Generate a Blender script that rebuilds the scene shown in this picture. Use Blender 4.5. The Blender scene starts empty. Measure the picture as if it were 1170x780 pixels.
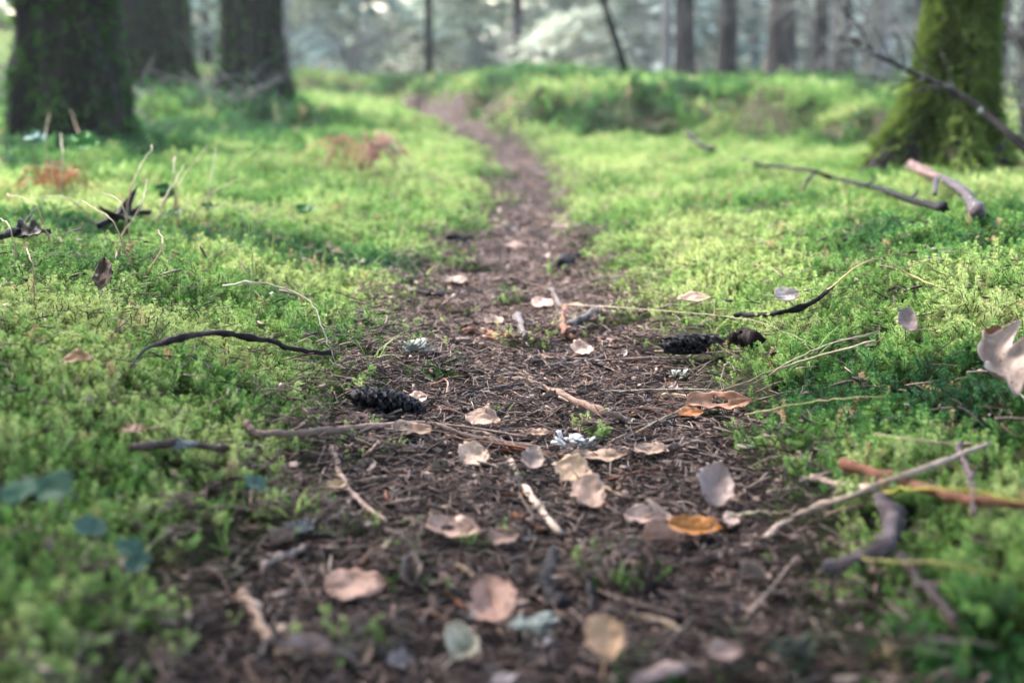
import bpy, math, random
import numpy as np
from mathutils import Vector, Matrix, Euler

SEED = 11
HAZE = .0013
rng = np.random.default_rng(SEED)
random.seed(SEED)
sc = bpy.context.scene
COL = sc.collection
PI = math.pi
R = math.radians

# ------------------------------------------------------------------ camera
CAM_Z = 0.345
PITCH = R(11.5)
FPX = 1625.0
cam_d = bpy.data.cameras.new('camera')
cam_d.sensor_width = 36.0
cam_d.lens = 50.0
cam_d.clip_start = 0.02
cam_d.clip_end = 400
cam_d.dof.use_dof = True
cam_d.dof.focus_distance = 1.48
cam_d.dof.aperture_fstop = 4.4
cam_d.dof.aperture_blades = 0
cam = bpy.data.objects.new('camera', cam_d)
COL.objects.link(cam)
cam.location = (0, 0, CAM_Z)
cam.rotation_euler = (PI / 2 - PITCH, 0, 0)
sc.camera = cam

# ------------------------------------------------------------------ noise
def _h(ix, iy, s):
    n = (ix.astype(np.int64) * 374761393 + iy.astype(np.int64) * 668265263 + s * 974634777) & 0xffffffff
    n = ((n ^ (n >> 13)) * 1274126177) & 0xffffffff
    n = n ^ (n >> 16)
    return (n & 0xffff) / 65535.0

def vnoise(x, y, s=0):
    x = np.asarray(x, float); y = np.asarray(y, float)
    ix = np.floor(x); iy = np.floor(y)
    fx = x - ix; fy = y - iy
    fx = fx * fx * (3 - 2 * fx); fy = fy * fy * (3 - 2 * fy)
    a = _h(ix, iy, s); b = _h(ix + 1, iy, s); c = _h(ix, iy + 1, s); d = _h(ix + 1, iy + 1, s)
    return (a * (1 - fx) + b * fx) * (1 - fy) + (c * (1 - fx) + d * fx) * fy

def fbm(x, y, s=0, o=3):
    t = 0; a = 0.5; n = 0
    for i in range(o):
        t = t + a * vnoise(np.asarray(x) * 2 ** i, np.asarray(y) * 2 ** i, s + i * 17); n += a; a *= .5
    return t / n

def sst(a, b, x):
    t = np.clip((x - a) / (b - a), 0, 1)
    return t * t * (3 - 2 * t)

# ------------------------------------------------------------------ terrain
def flat(px, py):
    dx = (px - 585) / FPX; dy = (390 - py) / FPX
    d = np.array([dx, math.cos(PITCH) + dy * math.sin(PITCH), -math.sin(PITCH) + dy * math.cos(PITCH)])
    t = -CAM_Z / d[2]
    return d[0] * t, d[1] * t

# trodden edges of the path (left, right) found in the photograph, as ground positions
EDGE = [(780, 185, 960), (700, 235, 930), (600, 315, 875), (540, 362, 850), (460, 412, 800), (400, 452, 745),
        (350, 478, 695), (300, 508, 662), (250, 550, 642), (200, 570, 632), (175, 552, 611), (150, 508, 571),
        (130, 466, 512), (116, 428, 458)]
_eY, _eL, _eR = [], [], []
for py, l, r in EDGE:
    xl, Y = flat(l, py); xr, _ = flat(r, py)
    _eY.append(Y); _eL.append(xl); _eR.append(xr)
_eY = np.array(_eY); _eL = np.array(_eL); _eR = np.array(_eR)

def path_out(x, y):
    """signed distance outside the trodden strip (negative inside)"""
    l = np.interp(y, _eY, _eL); r = np.interp(y, _eY, _eR)
    s = np.maximum(l - x, x - r)
    return s + np.maximum(0, y - 9.2) * 0.5

def mossmask(x, y):
    s = path_out(x, y)
    n = fbm(np.asarray(x) * 9, np.asarray(y) * 9, 3, 3) - .5
    n2 = fbm(np.asarray(x) * 26, np.asarray(y) * 26, 8, 2) - .5
    wide = np.where(np.asarray(x) > 0.05, sst(0.6, 1.1, y) * (1 - sst(2.2, 3.0, y)), 0) * .035
    m = sst(-0.05, 0.06, s - wide + n * .16 + n2 * .05)
    tuft = sst(.69, .78, fbm(np.asarray(x) * 13 + 5, np.asarray(y) * 13, 21, 2)) * .6 * (1 - sst(2.4, 3.2, y))
    return np.clip(np.maximum(m, tuft), 0, 1)

FU = np.array([-.60, -.36, -.16, -.09, -.04, .01, .07, .13, .20, .26, .30, .60])
FF = np.array([12.5, 12.0, 11.2, 9.6, 7.3, 5.9, 5.45, 5.35, 4.9, 4.6, 4.8, 5.5])
FW = np.array([1.2, 1.2, 1.0, 1.1, 1.2, 1.3, 1.1, .85, .40, .40, 1.0, 1.4])
FH = np.array([.26, .20, .12, .08, .12, .185, .165, .135, .17, .14, .05, .04])

def hgt(x, y):
    x = np.asarray(x, float); y = np.asarray(y, float)
    s = path_out(x, y)
    yy = np.maximum(y, .4)
    u = np.clip(x / yy, -.6, .6)
    near = 1 - sst(3.0, 6.0, y)
    z = .050 * sst(-.02, .40, s) * (0.15 + .85 * (1 - sst(1.9, 3.6, y)))
    z = z + np.where(x < 0, .03, .018) * sst(.05, .8, s) * near
    z = z - .012 * sst(.08, -.1, s)
    z = z + (fbm(x * 2.3, y * 2.3, 40, 3) - .5) * .05 * sst(-.05, .3, s)
    z = z + (fbm(x * 9, y * 9, 41, 3) - .5) * .022 * (0.4 + .6 * sst(-.05, .1, s))
    z = z + (fbm(x * 24, y * 24, 47, 2) - .5) * (.006 + .020 * sst(.0, .12, s) * near)
    f = np.interp(u, FU, FF); w = np.interp(u, FU, FW); hh = np.interp(u, FU, FH)
    t = (y - f) / w
    ridge = sst(0, 1, t) ** .8 * hh
    rough = np.exp(-((t - .5) / .5) ** 2) * (fbm(x * 3.6, y * 3.6, 60, 3) - .5) * .30 + np.exp(-((t - .45) / .5) ** 2) * (fbm(x * 8, y * 8, 61, 2) - .5) * .14
    back = np.maximum(0, t - 1.2)
    ridge = ridge * (1 - .35 * sst(0, 5, back)) + np.where(hh > .05, rough, rough * .3)
    z = z + ridge
    # rising bank on the left behind the big trunks
    z = z + .46 * sst(-.19, -.40, u) * sst(6.2, 10.5, y)
    # hummock between the three trunks
    hx, hy = -1.42, 6.2
    z = z + .11 * np.exp(-(((x - hx) / .5) ** 2 + ((y - hy) / .55) ** 2)) * (1 + (fbm(x * 5, y * 5, 77, 2) - .5))
    # ground behind, slowly rolling
    z = z + sst(13, 40, y) * .10 + (fbm(x * .25, y * .25, 50, 2) - .5) * .3 * sst(14, 30, y)
    # right foreground swell
    z = z + .02 * np.exp(-(((x - .62) / .28) ** 2 + ((y - 1.75) / .5) ** 2))
    z = z + .03 * np.exp(-(((x + .42) / .25) ** 2 + ((y - 1.25) / .5) ** 2))
    return z

def ray(px, py):
    dx = (px - 585) / FPX; dy = (390 - py) / FPX
    return np.array([dx, math.cos(PITCH) + dy * math.sin(PITCH), -math.sin(PITCH) + dy * math.cos(PITCH)])

_T = np.concatenate([np.linspace(.5, 4, 3500), np.linspace(4, 40, 4000)[1:]])

def mosstop(y):
    return .027 + .006 * sst(2.4, 3.4, y) + .012 * sst(5.2, 6.2, y)

def P(px, py, lift=0.0, moss=1.0):
    """the spot on the ground (or on top of the moss) seen there in the photograph"""
    d = ray(px, py)
    X = d[0] * _T; Y = d[1] * _T; Z = CAM_Z + d[2] * _T
    top = hgt(X, Y) + moss * mossmask(X, Y) * mosstop(Y) + .003 + lift
    i = np.argmax(Z < top)
    if not (Z < top).any(): i = len(_T) - 1
    return Vector((X[i], Y[i], Z[i]))

def at(px, py, Y):
    d = ray(px, py); t = Y / d[1]
    return Vector((d[0] * t, Y, CAM_Z + d[2] * t))

def m_per_px(p):
    return (p.y * math.cos(PITCH) - (p.z - CAM_Z) * math.sin(PITCH)) / FPX

def G(x, y, dz=0.0):
    return Vector((x, y, float(hgt(x, y)) + dz))

def base_at(px, py):
    p = P(px, py, 0, .6); return Vector((p.x, p.y, float(hgt(p.x, p.y))))

# ------------------------------------------------------------------ materials
def mat(name):
    m = bpy.data.materials.new(name); m.use_nodes = True
    nt = m.node_tree
    b = nt.nodes['Principled BSDF']
    b.inputs['Specular IOR Level'].default_value = .05
    return m, nt, b

def N(nt, t, **k):
    n = nt.nodes.new(t)
    for a, v in k.items(): setattr(n, a, v)
    return n

def ramp(nt, stops, fac=None, interp='LINEAR'):
    r = N(nt, 'ShaderNodeValToRGB')
    e = r.color_ramp; e.interpolation = interp
    while len(e.elements) < len(stops): e.elements.new(.5)
    for el, (p, c) in zip(e.elements, stops):
        el.position = p; el.color = (*c, 1)
    if fac is not None: nt.links.new(fac, r.inputs[0])
    return r

def noise(nt, scale, detail=4, rough=.55, coord='Object', dist=0.0, stretch=None):
    tc = N(nt, 'ShaderNodeTexCoord')
    out = tc.outputs[coord]
    if stretch:
        mp = N(nt, 'ShaderNodeMapping'); mp.inputs['Scale'].default_value = stretch
        nt.links.new(out, mp.inputs[0]); out = mp.outputs[0]
    n = N(nt, 'ShaderNodeTexNoise')
    n.inputs['Scale'].default_value = scale; n.inputs['Detail'].default_value = detail
    n.inputs['Roughness'].default_value = rough; n.inputs['Distortion'].default_value = dist
    nt.links.new(out, n.inputs['Vector'])
    return n

def bump(nt, b, h, strength=.5, dist=.01):
    bp = N(nt, 'ShaderNodeBump'); bp.inputs['Strength'].default_value = strength
    bp.inputs['Distance'].default_value = dist
    nt.links.new(h, bp.inputs['Height']); nt.links.new(bp.outputs[0], b.inputs['Normal'])

def mixc(nt, fac, a, b, mode='MIX'):
    m = N(nt, 'ShaderNodeMix', data_type='RGBA', blend_type=mode)
    if isinstance(fac, float): m.inputs[0].default_value = fac
    else: nt.links.new(fac, m.inputs[0])
    for s, i in ((a, 6), (b, 7)):
        if isinstance(s, tuple): m.inputs[i].default_value = (*s, 1)
        else: nt.links.new(s, m.inputs[i])
    return m.outputs[2]

def translucent(nt, b, col, amount):
    tr = N(nt, 'ShaderNodeBsdfTranslucent')
    if isinstance(col, tuple): tr.inputs[0].default_value = (*col, 1)
    else: nt.links.new(col, tr.inputs[0])
    mx = N(nt, 'ShaderNodeMixShader'); mx.inputs[0].default_value = amount
    out = nt.nodes['Material Output']
    nt.links.new(b.outputs[0], mx.inputs[1]); nt.links.new(tr.outputs[0], mx.inputs[2])
    nt.links.new(mx.outputs[0], out.inputs['Surface'])

def tint_out(nt):
    a = N(nt, 'ShaderNodeAttribute', attribute_type='INSTANCER', attribute_name='tint')
    return a.outputs['Fac']

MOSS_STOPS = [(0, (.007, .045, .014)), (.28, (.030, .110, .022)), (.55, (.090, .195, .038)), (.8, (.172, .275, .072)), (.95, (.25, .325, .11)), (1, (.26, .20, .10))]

def m_mossleaf():
    m, nt, b = mat('moss_leaf')
    c = ramp(nt, MOSS_STOPS, tint_out(nt))
    a = N(nt, 'ShaderNodeAttribute', attribute_name='tip')
    f = ramp(nt, [(.55, (0, 0, 0)), (1, (.75, .75, .75))], a.outputs['Fac'])
    c2 = ramp(nt, [(p, tuple(min(.5, v * k + .012) for v, k in zip(q, (1.75, 1.55, 1.7)))) for p, q in MOSS_STOPS], tint_out(nt))
    cc = mixc(nt, f.outputs[0], c.outputs[0], c2.outputs[0])
    nt.links.new(cc, b.inputs['Base Color'])
    b.inputs['Roughness'].default_value = .7; b.inputs['Specular IOR Level'].default_value = .12
    translucent(nt, b, cc, .2)
    return m

def m_mossstem():
    m, nt, b = mat('moss_stem')
    b.inputs['Base Color'].default_value = (.06, .042, .012, 1); b.inputs['Roughness'].default_value = .7
    return m

def m_litter():
    m, nt, b = mat('litter')
    c = ramp(nt, [(0, (.006, .004, .005)), (.24, (.032, .020, .017)), (.42, (.115, .064, .052)), (.60, (.23, .145, .115)),
                  (.78, (.19, .145, .13)), (1, (.42, .31, .245))], tint_out(nt))
    n = noise(nt, 60, 3)
    col = mixc(nt, n.outputs[0], c.outputs[0], (.022, .016, .015))
    nt.links.new(col, b.inputs['Base Color']); b.inputs['Roughness'].default_value = .65; b.inputs['Specular IOR Level'].default_value = .07
    return m

def m_ground():
    m, nt, b = mat('mossy_ground')
    a = N(nt, 'ShaderNodeAttribute', attribute_name='dry')
    n1 = noise(nt, 3.5, 5); n2 = noise(nt, 60, 6, .7)
    g = ramp(nt, [(.3, (.012, .018, .006)), (.5, (.018, .030, .008)), (.7, (.035, .045, .014))], n1.outputs[0])
    g2 = mixc(nt, n2.outputs[0], g.outputs[0], (.022, .018, .010))
    d = ramp(nt, [(.35, (.07, .05, .036)), (.55, (.14, .11, .08)), (.75, (.10, .13, .05))], n1.outputs[0])
    nt.links.new(mixc(nt, a.outputs['Fac'], g2, d.outputs[0]), b.inputs['Base Color'])
    b.inputs['Roughness'].default_value = .9
    bump(nt, b, n2.outputs[0], .9, .02)
    return m

def m_path():
    m, nt, b = mat('path_humus')
    n1 = noise(nt, 14, 5); n2 = noise(nt, 150, 6, .7)
    c = ramp(nt, [(.3, (.006, .005, .006)), (.5, (.020, .012, .009)), (.7, (.045, .028, .022))], n1.outputs[0])
    c2 = mixc(nt, n2.outputs[0], c.outputs[0], (.03, .021, .020))
    nt.links.new(c2, b.inputs['Base Color']); b.inputs['Roughness'].default_value = .85
    bump(nt, b, n2.outputs[0], 1.0, .006)
    return m

def m_objcol(name, rough=.8, nscale=80, dark=.45, spots=None, trans=0.0, stretch=None, bumps=.3, bd=.002, spec=.06):
    """colour of each object from its own colour, broken up by fibres or blotches"""
    m, nt, b = mat(name)
    oi = N(nt, 'ShaderNodeObjectInfo')
    n = noise(nt, nscale, 5, .65, stretch=stretch)
    k = ramp(nt, [(.3, (dark, dark, dark)), (.62, (1, 1, 1)), (.85, (1.25, 1.25, 1.25))], n.outputs[0])
    c = mixc(nt, 1.0, oi.outputs['Color'], k.outputs[0], 'MULTIPLY')
    if spots:
        s = noise(nt, spots[0], 3, .6)
        f = ramp(nt, [(spots[1], (0, 0, 0)), (spots[1] + .06, (1, 1, 1))], s.outputs[0])
        c = mixc(nt, f.outputs[0], c, spots[2])
    nt.links.new(c, b.inputs['Base Color'])
    b.inputs['Roughness'].default_value = rough
    b.inputs['Specular IOR Level'].default_value = spec
    bump(nt, b, n.outputs[0], bumps, bd)
    if trans: translucent(nt, b, c, trans)
    return m

def m_bark(name, c0, c1, c2, scale=9, lichen=None, bd=.03):
    m, nt, b = mat(name)
    n = noise(nt, scale, 8, .7, stretch=(1, 1, .28), dist=.6)
    c = ramp(nt, [(.32, c0), (.5, c1), (.68, c2)], n.outputs[0])
    col = c.outputs[0]
    if lichen:
        s = noise(nt, lichen[0], 5, .65)
        f = ramp(nt, [(lichen[1], (0, 0, 0)), (lichen[1] + .1, (1, 1, 1))], s.outputs[0])
        col = mixc(nt, f.outputs[0], col, lichen[2])
    nt.links.new(col, b.inputs['Base Color']); b.inputs['Roughness'].default_value = .95; b.inputs['Specular IOR Level'].default_value = .08
    bump(nt, b, n.outputs[0], .9, bd)
    return m

def m_leafy(name, c0, c1, trans=.3, scale=2.0, rough=.55):
    m, nt, b = mat(name)
    n = noise(nt, scale, 4)
    c = ramp(nt, [(.35, c0), (.65, c1)], n.outputs[0])
    nt.links.new(c.outputs[0], b.inputs['Base Color']); b.inputs['Roughness'].default_value = rough
    translucent(nt, b, c.outputs[0], trans)
    return m

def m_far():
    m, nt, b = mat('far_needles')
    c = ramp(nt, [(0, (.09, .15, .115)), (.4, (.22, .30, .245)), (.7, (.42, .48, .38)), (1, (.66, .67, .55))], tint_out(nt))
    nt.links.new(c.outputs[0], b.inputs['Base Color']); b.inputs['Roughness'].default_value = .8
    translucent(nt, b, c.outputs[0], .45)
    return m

M = dict(
    mossleaf=m_mossleaf(), mossstem=m_mossstem(), litter=m_litter(), ground=m_ground(), path=m_path(),
    leaf=m_objcol('dead_leaf', .6, 90, .62, spots=(140, .62, (.10, .06, .045)), trans=.12, bumps=.4, bd=.003, spec=.2),
    stick=m_objcol('stick_bark', .75, 70, .42, stretch=(1, 1, 1), bumps=.6, bd=.003),
    lichen_stick=m_objcol('lichened_bark', .8, 40, .4, spots=(45, .60, (.16, .18, .165)), bumps=.7, bd=.006),
    straw=m_objcol('straw', .5, 120, .7, trans=.15, bumps=.2),
    cone=m_objcol('cone_scale', .75, 110, .6, bumps=.3, bd=.001, spec=.12),
    lichen=m_objcol('lichen', .8, 90, .7, trans=.1, bumps=.5),
    green=m_objcol('green_leaf', .5, 40, .75, trans=.35, bumps=.2),
    bark_dark=m_bark('dark_bark', (.003, .0035, .0035), (.008, .008, .0075), (.02, .018, .016), 10, (7, .60, (.008, .018, .006))),
    bark_grey=m_bark('grey_bark', (.010, .008, .008), (.028, .023, .022), (.06, .050, .046), 12, (9, .66, (.09, .10, .085)), .02),
    bark_pale=m_bark('pale_bark', (.07, .062, .06), (.13, .115, .11), (.20, .18, .175), 12, None, .02),
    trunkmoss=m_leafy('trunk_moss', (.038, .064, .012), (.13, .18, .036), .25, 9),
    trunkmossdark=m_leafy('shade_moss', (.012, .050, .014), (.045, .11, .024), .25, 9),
    needles=m_leafy('fir_needles', (.045, .085, .04), (.085, .13, .06), .25, 1.2),
    farneedle=m_far(),
    twiggrey=m_bark('grey_twig', (.04, .038, .035), (.08, .078, .072), (.18, .19, .175), 30, None, .005),
    fern=m_objcol('bracken', .6, 60, .6, trans=.25, bumps=.2),
)

# ------------------------------------------------------------------ mesh helpers
def thick(V, F, th):
    """closed thin slab from an open sheet"""
    V = [Vector(v) for v in V]; n = len(V); nrm = [Vector() for _ in V]; cnt = {}
    for f in F:
        a = (V[f[1]] - V[f[0]]).cross(V[f[2]] - V[f[0]])
        for i in f: nrm[i] += a
        for i in range(len(f)):
            e = (f[i], f[(i + 1) % len(f)]); cnt[e] = 1
    W = [v - (m.normalized() if m.length > 0 else Vector((0, 0, 1))) * th for v, m in zip(V, nrm)]
    Q = list(F) + [tuple(i + n for i in reversed(f)) for f in F]
    for (a, b) in cnt:
        if (b, a) not in cnt: Q.append((b, a, a + n, b + n))
    return V + W, Q

class MB:
    def __init__(s): s.v = []; s.f = []; s.m = []
    def add(s, v, f, mi=0):
        o = len(s.v); s.v.extend([tuple(map(float, a)) for a in v])
        s.f.extend([tuple(i + o for i in q) for q in f]); s.m.extend([mi] * len(f))
    def mesh(s, name, mats, smooth=True):
        me = bpy.data.meshes.new(name)
        me.from_pydata(s.v, [], s.f); me.update()
        for m in (mats if isinstance(mats, (list, tuple)) else [mats]): me.materials.append(m)
        if len(me.materials) > 1: me.polygons.foreach_set('material_index', s.m)
        if smooth: me.polygons.foreach_set('use_smooth', [True] * len(s.f))
        return me
    def build(s, name, mats, parent=None, smooth=True, loc=None):
        o = bpy.data.objects.new(name, s.mesh(name, mats, smooth)); COL.objects.link(o)
        if parent is not None: o.parent = parent
        if loc is not None: o.location = loc
        return o

def tag(o, label=None, cat=None, group=None, kind=None):
    if label: o['label'] = label
    if cat: o['category'] = cat
    if group: o['group'] = group
    if kind: o['kind'] = kind
    return o

def empty(name, loc, label, cat, group=None):
    o = bpy.data.objects.new(name, None); o.empty_display_size = .05
    COL.objects.link(o); o.location = loc
    return tag(o, label, cat, group)

def spline(pts, n):
    pts = [Vector(p) for p in pts]
    if len(pts) == 2:
        return [pts[0].lerp(pts[1], i / (n - 1)) for i in range(n)]
    q = [pts[0] * 2 - pts[1]] + pts + [pts[-1] * 2 - pts[-2]]
    seg = len(pts) - 1; out = []
    for i in range(n):
        t = i / (n - 1) * seg; k = min(int(t), seg - 1); t -= k
        a, b, c, d = q[k:k + 4]
        out.append(.5 * ((2 * b) + (c - a) * t + (2 * a - 5 * b + 4 * c - d) * t * t + (3 * b - a - 3 * c + d) * t ** 3))
    return out

def add_tube(mb, pts, rad, ns=8, rough=0.0, knots=0, mi=0, caps=True, rnd=random):
    """bark-covered tube along points, radius per point, uneven surface"""
    n = len(pts); V = []; F = []
    up = Vector((0, 0, 1)); kn = [rnd.random() for _ in range(knots)]
    ph = rnd.random() * 9
    prev = None
    for i, p in enumerate(pts):
        t = (pts[min(i + 1, n - 1)] - pts[max(i - 1, 0)]).normalized()
        if prev is None:
            a = t.cross(up if abs(t.z) < .9 else Vector((1, 0, 0))).normalized()
        else:
            a = (prev - t * prev.dot(t)).normalized()
        prev = a; b = t.cross(a)
        r = rad[i] if hasattr(rad, '__len__') else rad
        k = 1 + sum(.45 * math.exp(-((i / (n - 1) - q) * n / 1.3) ** 2) for q in kn)
        for j in range(ns):
            th = 2 * PI * j / ns
            rr = r * k * (1 + rough * (rnd.random() - .5) + rough * .6 * math.sin(3 * th + ph + i * .3))
            V.append(p + a * math.cos(th) * rr + b * math.sin(th) * rr)
    for i in range(n - 1):
        for j in range(ns):
            F.append((i * ns + j, i * ns + (j + 1) % ns, (i + 1) * ns + (j + 1) % ns, (i + 1) * ns + j))
    if caps:
        c0 = len(V)
        V.append(pts[0] + (pts[0] - pts[1]).normalized() * .3 * (rad[0] if hasattr(rad, '__len__') else rad))
        V.append(pts[-1] + (pts[-1] - pts[-2]).normalized() * .3 * (rad[-1] if hasattr(rad, '__len__') else rad))
        for j in range(ns):
            F.append((c0, (j + 1) % ns, j)); F.append((c0 + 1, (n - 1) * ns + j, (n - 1) * ns + (j + 1) % ns))
    mb.add(V, F, mi)

def shift(mb, o):
    mb.v = [(a[0] - o.x, a[1] - o.y, a[2] - o.z) for a in mb.v]

# ------------------------------------------------------------------ ground and path
def axis(core, step, far, growth):
    a = list(np.arange(0, core, step)); d = step
    while a[-1] < far:
        d *= growth; a.append(a[-1] + d)
    return np.array(a)

xr = axis(1.25, .0105, 70, 1.055)
gx = np.concatenate([-xr[::-1], xr[1:]])
gy = np.concatenate([[-12, -7, -4, -2, -1, -.4, 0, .25], .45 + axis(2.6, .0115, 110, 1.035)])
def bare(x, y):
    """broken brown patches on the face of the bank"""
    u = np.clip(x / np.maximum(y, .4), -.6, .6)
    t = (y - np.interp(u, FU, FF)) / np.interp(u, FU, FW)
    return np.exp(-((t - .4) / .55) ** 2) * np.maximum(sst(.47, .57, fbm(x * 4.2, y * 4.2, 66, 3)), sst(.12, .17, u) * sst(.95, .5, t) * sst(.22, .36, fbm(x * 6, y * 6, 67, 2))) * (np.interp(u, FU, FH) > .07)

XX, YY = np.meshgrid(gx, gy)
ZZ = hgt(XX, YY)
MM = mossmask(XX, YY)
DRY = sst(9.5, 14.0, YY + (fbm(XX * .8, YY * .8, 91, 2) - .5) * 4) * sst(-.30, -.14, XX / np.maximum(YY, .4))
DRY = np.maximum(DRY, .12 * bare(XX, YY))
nX, nY = len(gx), len(gy)
verts = np.stack([XX.ravel(), YY.ravel(), ZZ.ravel()], 1)
ii = np.arange(nX * nY).reshape(nY, nX)
quads = np.stack([ii[:-1, :-1].ravel(), ii[:-1, 1:].ravel(), ii[1:, 1:].ravel(), ii[1:, :-1].ravel()], 1)
so = path_out(XX, YY)
pc = ((so - .5 * (fbm(XX * 9, YY * 9, 3, 3) - .5) * .16) < .0) & (YY < 10.6) & (YY > .2)
pq = pc.ravel()[quads].sum(1) >= 2

def sheet(name, q, m):
    used = np.unique(q); re = np.zeros(len(verts), int); re[used] = np.arange(len(used))
    me = bpy.data.meshes.new(name)
    me.from_pydata(verts[used].tolist(), [], re[q].tolist()); me.update()
    at_ = me.attributes.new('dry', 'FLOAT', 'POINT'); at_.data.foreach_set('value', DRY.ravel()[used].astype(np.float32))
    me.polygons.foreach_set('use_smooth', [True] * len(q)); me.materials.append(m)
    o = bpy.data.objects.new(name, me); COL.objects.link(o)
    return tag(o, kind='structure')

tag(sheet('ground', quads[~pq], M['ground']), 'mossy forest floor rising to a low bank', 'ground')
tag(sheet('path', quads[pq], M['path']), 'narrow brown earth footpath running through the moss', 'path')

# ------------------------------------------------------------------ scatter of uncountable stuff
def scatter(name, pts, rots, scl, idx, tint, protos, label, cat):
    me = bpy.data.meshes.new(name)
    n = len(pts); me.vertices.add(n)
    me.vertices.foreach_set('co', np.asarray(pts, np.float32).ravel())
    for an, ty, da, key in (('rot', 'FLOAT_VECTOR', rots, 'vector'), ('scl', 'FLOAT', scl, 'value'),
                            ('idx', 'INT', idx, 'value'), ('tint', 'FLOAT', tint, 'value')):
        a = me.attributes.new(an, ty, 'POINT')
        a.data.foreach_set(key, np.asarray(da, np.int32 if ty == 'INT' else np.float32).ravel())
    o = bpy.data.objects.new(name, me); COL.objects.link(o)
    c = bpy.data.collections.new(name + '_shapes')
    for i, pm in enumerate(protos):
        c.objects.link(bpy.data.objects.new('%s_shape_%02d' % (name, i), pm))
    ng = bpy.data.node_groups.new(name, 'GeometryNodeTree')
    ng.interface.new_socket('Geometry', in_out='INPUT', socket_type='NodeSocketGeometry')
    ng.interface.new_socket('Geometry', in_out='OUTPUT', socket_type='NodeSocketGeometry')
    gi = ng.nodes.new('NodeGroupInput'); go = ng.nodes.new('NodeGroupOutput')
    ci = ng.nodes.new('GeometryNodeCollectionInfo'); ci.inputs['Collection'].default_value = c
    ci.inputs['Separate Children'].default_value = True; ci.inputs['Reset Children'].default_value = True
    ip = ng.nodes.new('GeometryNodeInstanceOnPoints'); ip.inputs['Pick Instance'].default_value = True
    L = ng.links.new
    def na(nm, ty):
        a = ng.nodes.new('GeometryNodeInputNamedAttribute'); a.data_type = ty; a.inputs['Name'].default_value = nm
        return a.outputs['Attribute']
    er = ng.nodes.new('FunctionNodeEulerToRotation')
    L(na('rot', 'FLOAT_VECTOR'), er.inputs[0]); L(er.outputs[0], ip.inputs['Rotation'])
    L(na('scl', 'FLOAT'), ip.inputs['Scale']); L(na('idx', 'INT'), ip.inputs['Instance Index'])
    L(gi.outputs[0], ip.inputs['Points']); L(ci.outputs[0], ip.inputs['Instance']); L(ip.outputs[0], go.inputs[0])
    md = o.modifiers.new('scatter', 'NODES'); md.node_group = ng
    return tag(o, label, cat, kind='stuff')

def leaf_quad(mb, p, d, side, l, w, sag, mi=0):
    m_ = p + d * (l * .45) + Vector((0, 0, sag * .25))
    t = p + d * l - Vector((0, 0, sag))
    mb.add([p, m_ - side * w, t, m_ + side * w], [(0, 1, 2, 3)], mi)

def sprig(seed, H, branches, fat=1.0, ll0=.0066):
    r = random.Random(seed); mb = MB(); tips = []
    lean = Vector((r.uniform(-.35, .35), r.uniform(-.35, .35), 1)).normalized()
    def lq(p, d, side, l, w, sag, f):
        leaf_quad(mb, p, d, side, l, w, sag); tips.extend([f, f + .12, f + .25, f + .12])
    def shoot(p0, d0, L, nn, ll, bend, start):
        p = p0.copy(); d = d0.copy(); pts = [p.copy()]; step = L / nn
        for k in range(nn):
            d = (d + bend * (1 / nn) + Vector((r.uniform(-.08, .08), r.uniform(-.08, .08), 0))).normalized()
            p = p + d * step; pts.append(p.copy())
            f = k / nn
            if f < start: continue
            g = (f - start) / (1 - start)
            for j in range(5):
                az = k * 2.4 + j * 1.2566 + r.uniform(-.3, .3)
                o = d.cross(Vector((math.cos(az), math.sin(az), .15))).normalized()
                el = .05 + .75 * g ** 2 + r.uniform(-.2, .25)
                dd = (o * math.cos(el) + d * math.sin(el)).normalized()
                s = dd.cross(d).normalized()
                l = ll * (.55 + .45 * math.sin(PI * min(1, .2 + g * .75))) * r.uniform(.8, 1.2)
                lq(p, dd, s, l, l * .105 * fat, l * .42 * (1 - g * .8), g)
        for q in range(2):
            for j in range(5):
                az = j * 1.2566 + q * .6; o = Vector((math.cos(az), math.sin(az), 0))
                dd = (d * (.7 + .7 * q) + o * .8).normalized(); s = dd.cross(d).normalized()
                lq(p, dd, s, ll * .72, ll * .13 * fat, 0, .75)
        nv = len(mb.v)
        add_tube(mb, pts[::3] if len(pts) > 6 else pts, .0005 * fat, 3, mi=1, caps=False, rnd=r)
        tips.extend([0] * (len(mb.v) - nv))
        return pts
    main = shoot(Vector((0, 0, -.006)), lean, H, 17, ll0, Vector((r.uniform(-.5, .5), r.uniform(-.5, .5), -.1)), .30)
    for b in range(branches):
        k = r.randint(6, 14); az = r.uniform(0, 2 * PI)
        shoot(main[k], Vector((math.cos(az), math.sin(az), .5)).normalized(), H * r.uniform(.28, .42), 7, ll0 * .75, Vector((0, 0, .3)), 0)
    me = mb.mesh('moss_sprig', [M['mossleaf'], M['mossstem']], False)
    a = me.attributes.new('tip', 'FLOAT', 'POINT'); a.data.foreach_set('value', np.clip(tips, 0, 1).astype(np.float32))
    return me

sprigs = [sprig(1, .036, 1, 1, .0060), sprig(2, .031, 0, 1.1, .0068), sprig(3, .040, 2, 1, .0056), sprig(4, .035, 3, .95, .0052), sprig(5, .038, 5, .9, .0048), sprig(6, .041, 4, .9, .0050), sprig(7, .028, 2, 1.1, .0064), sprig(8, .034, 6, .85, .0044)]

def sample(n, y0, y1, fan=.43, marg=.38):
    out = []
    while sum(map(len, out)) < n:
        y = y0 + (y1 - y0) * rng.random(n * 2)
        w = fan * y + marg; wm = fan * y1 + marg
        x = (rng.random(n * 2) * 2 - 1) * wm
        k = np.abs(x) < w
        out.append(np.stack([x[k], y[k]], 1))
    return np.concatenate(out)[:n]

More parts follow.
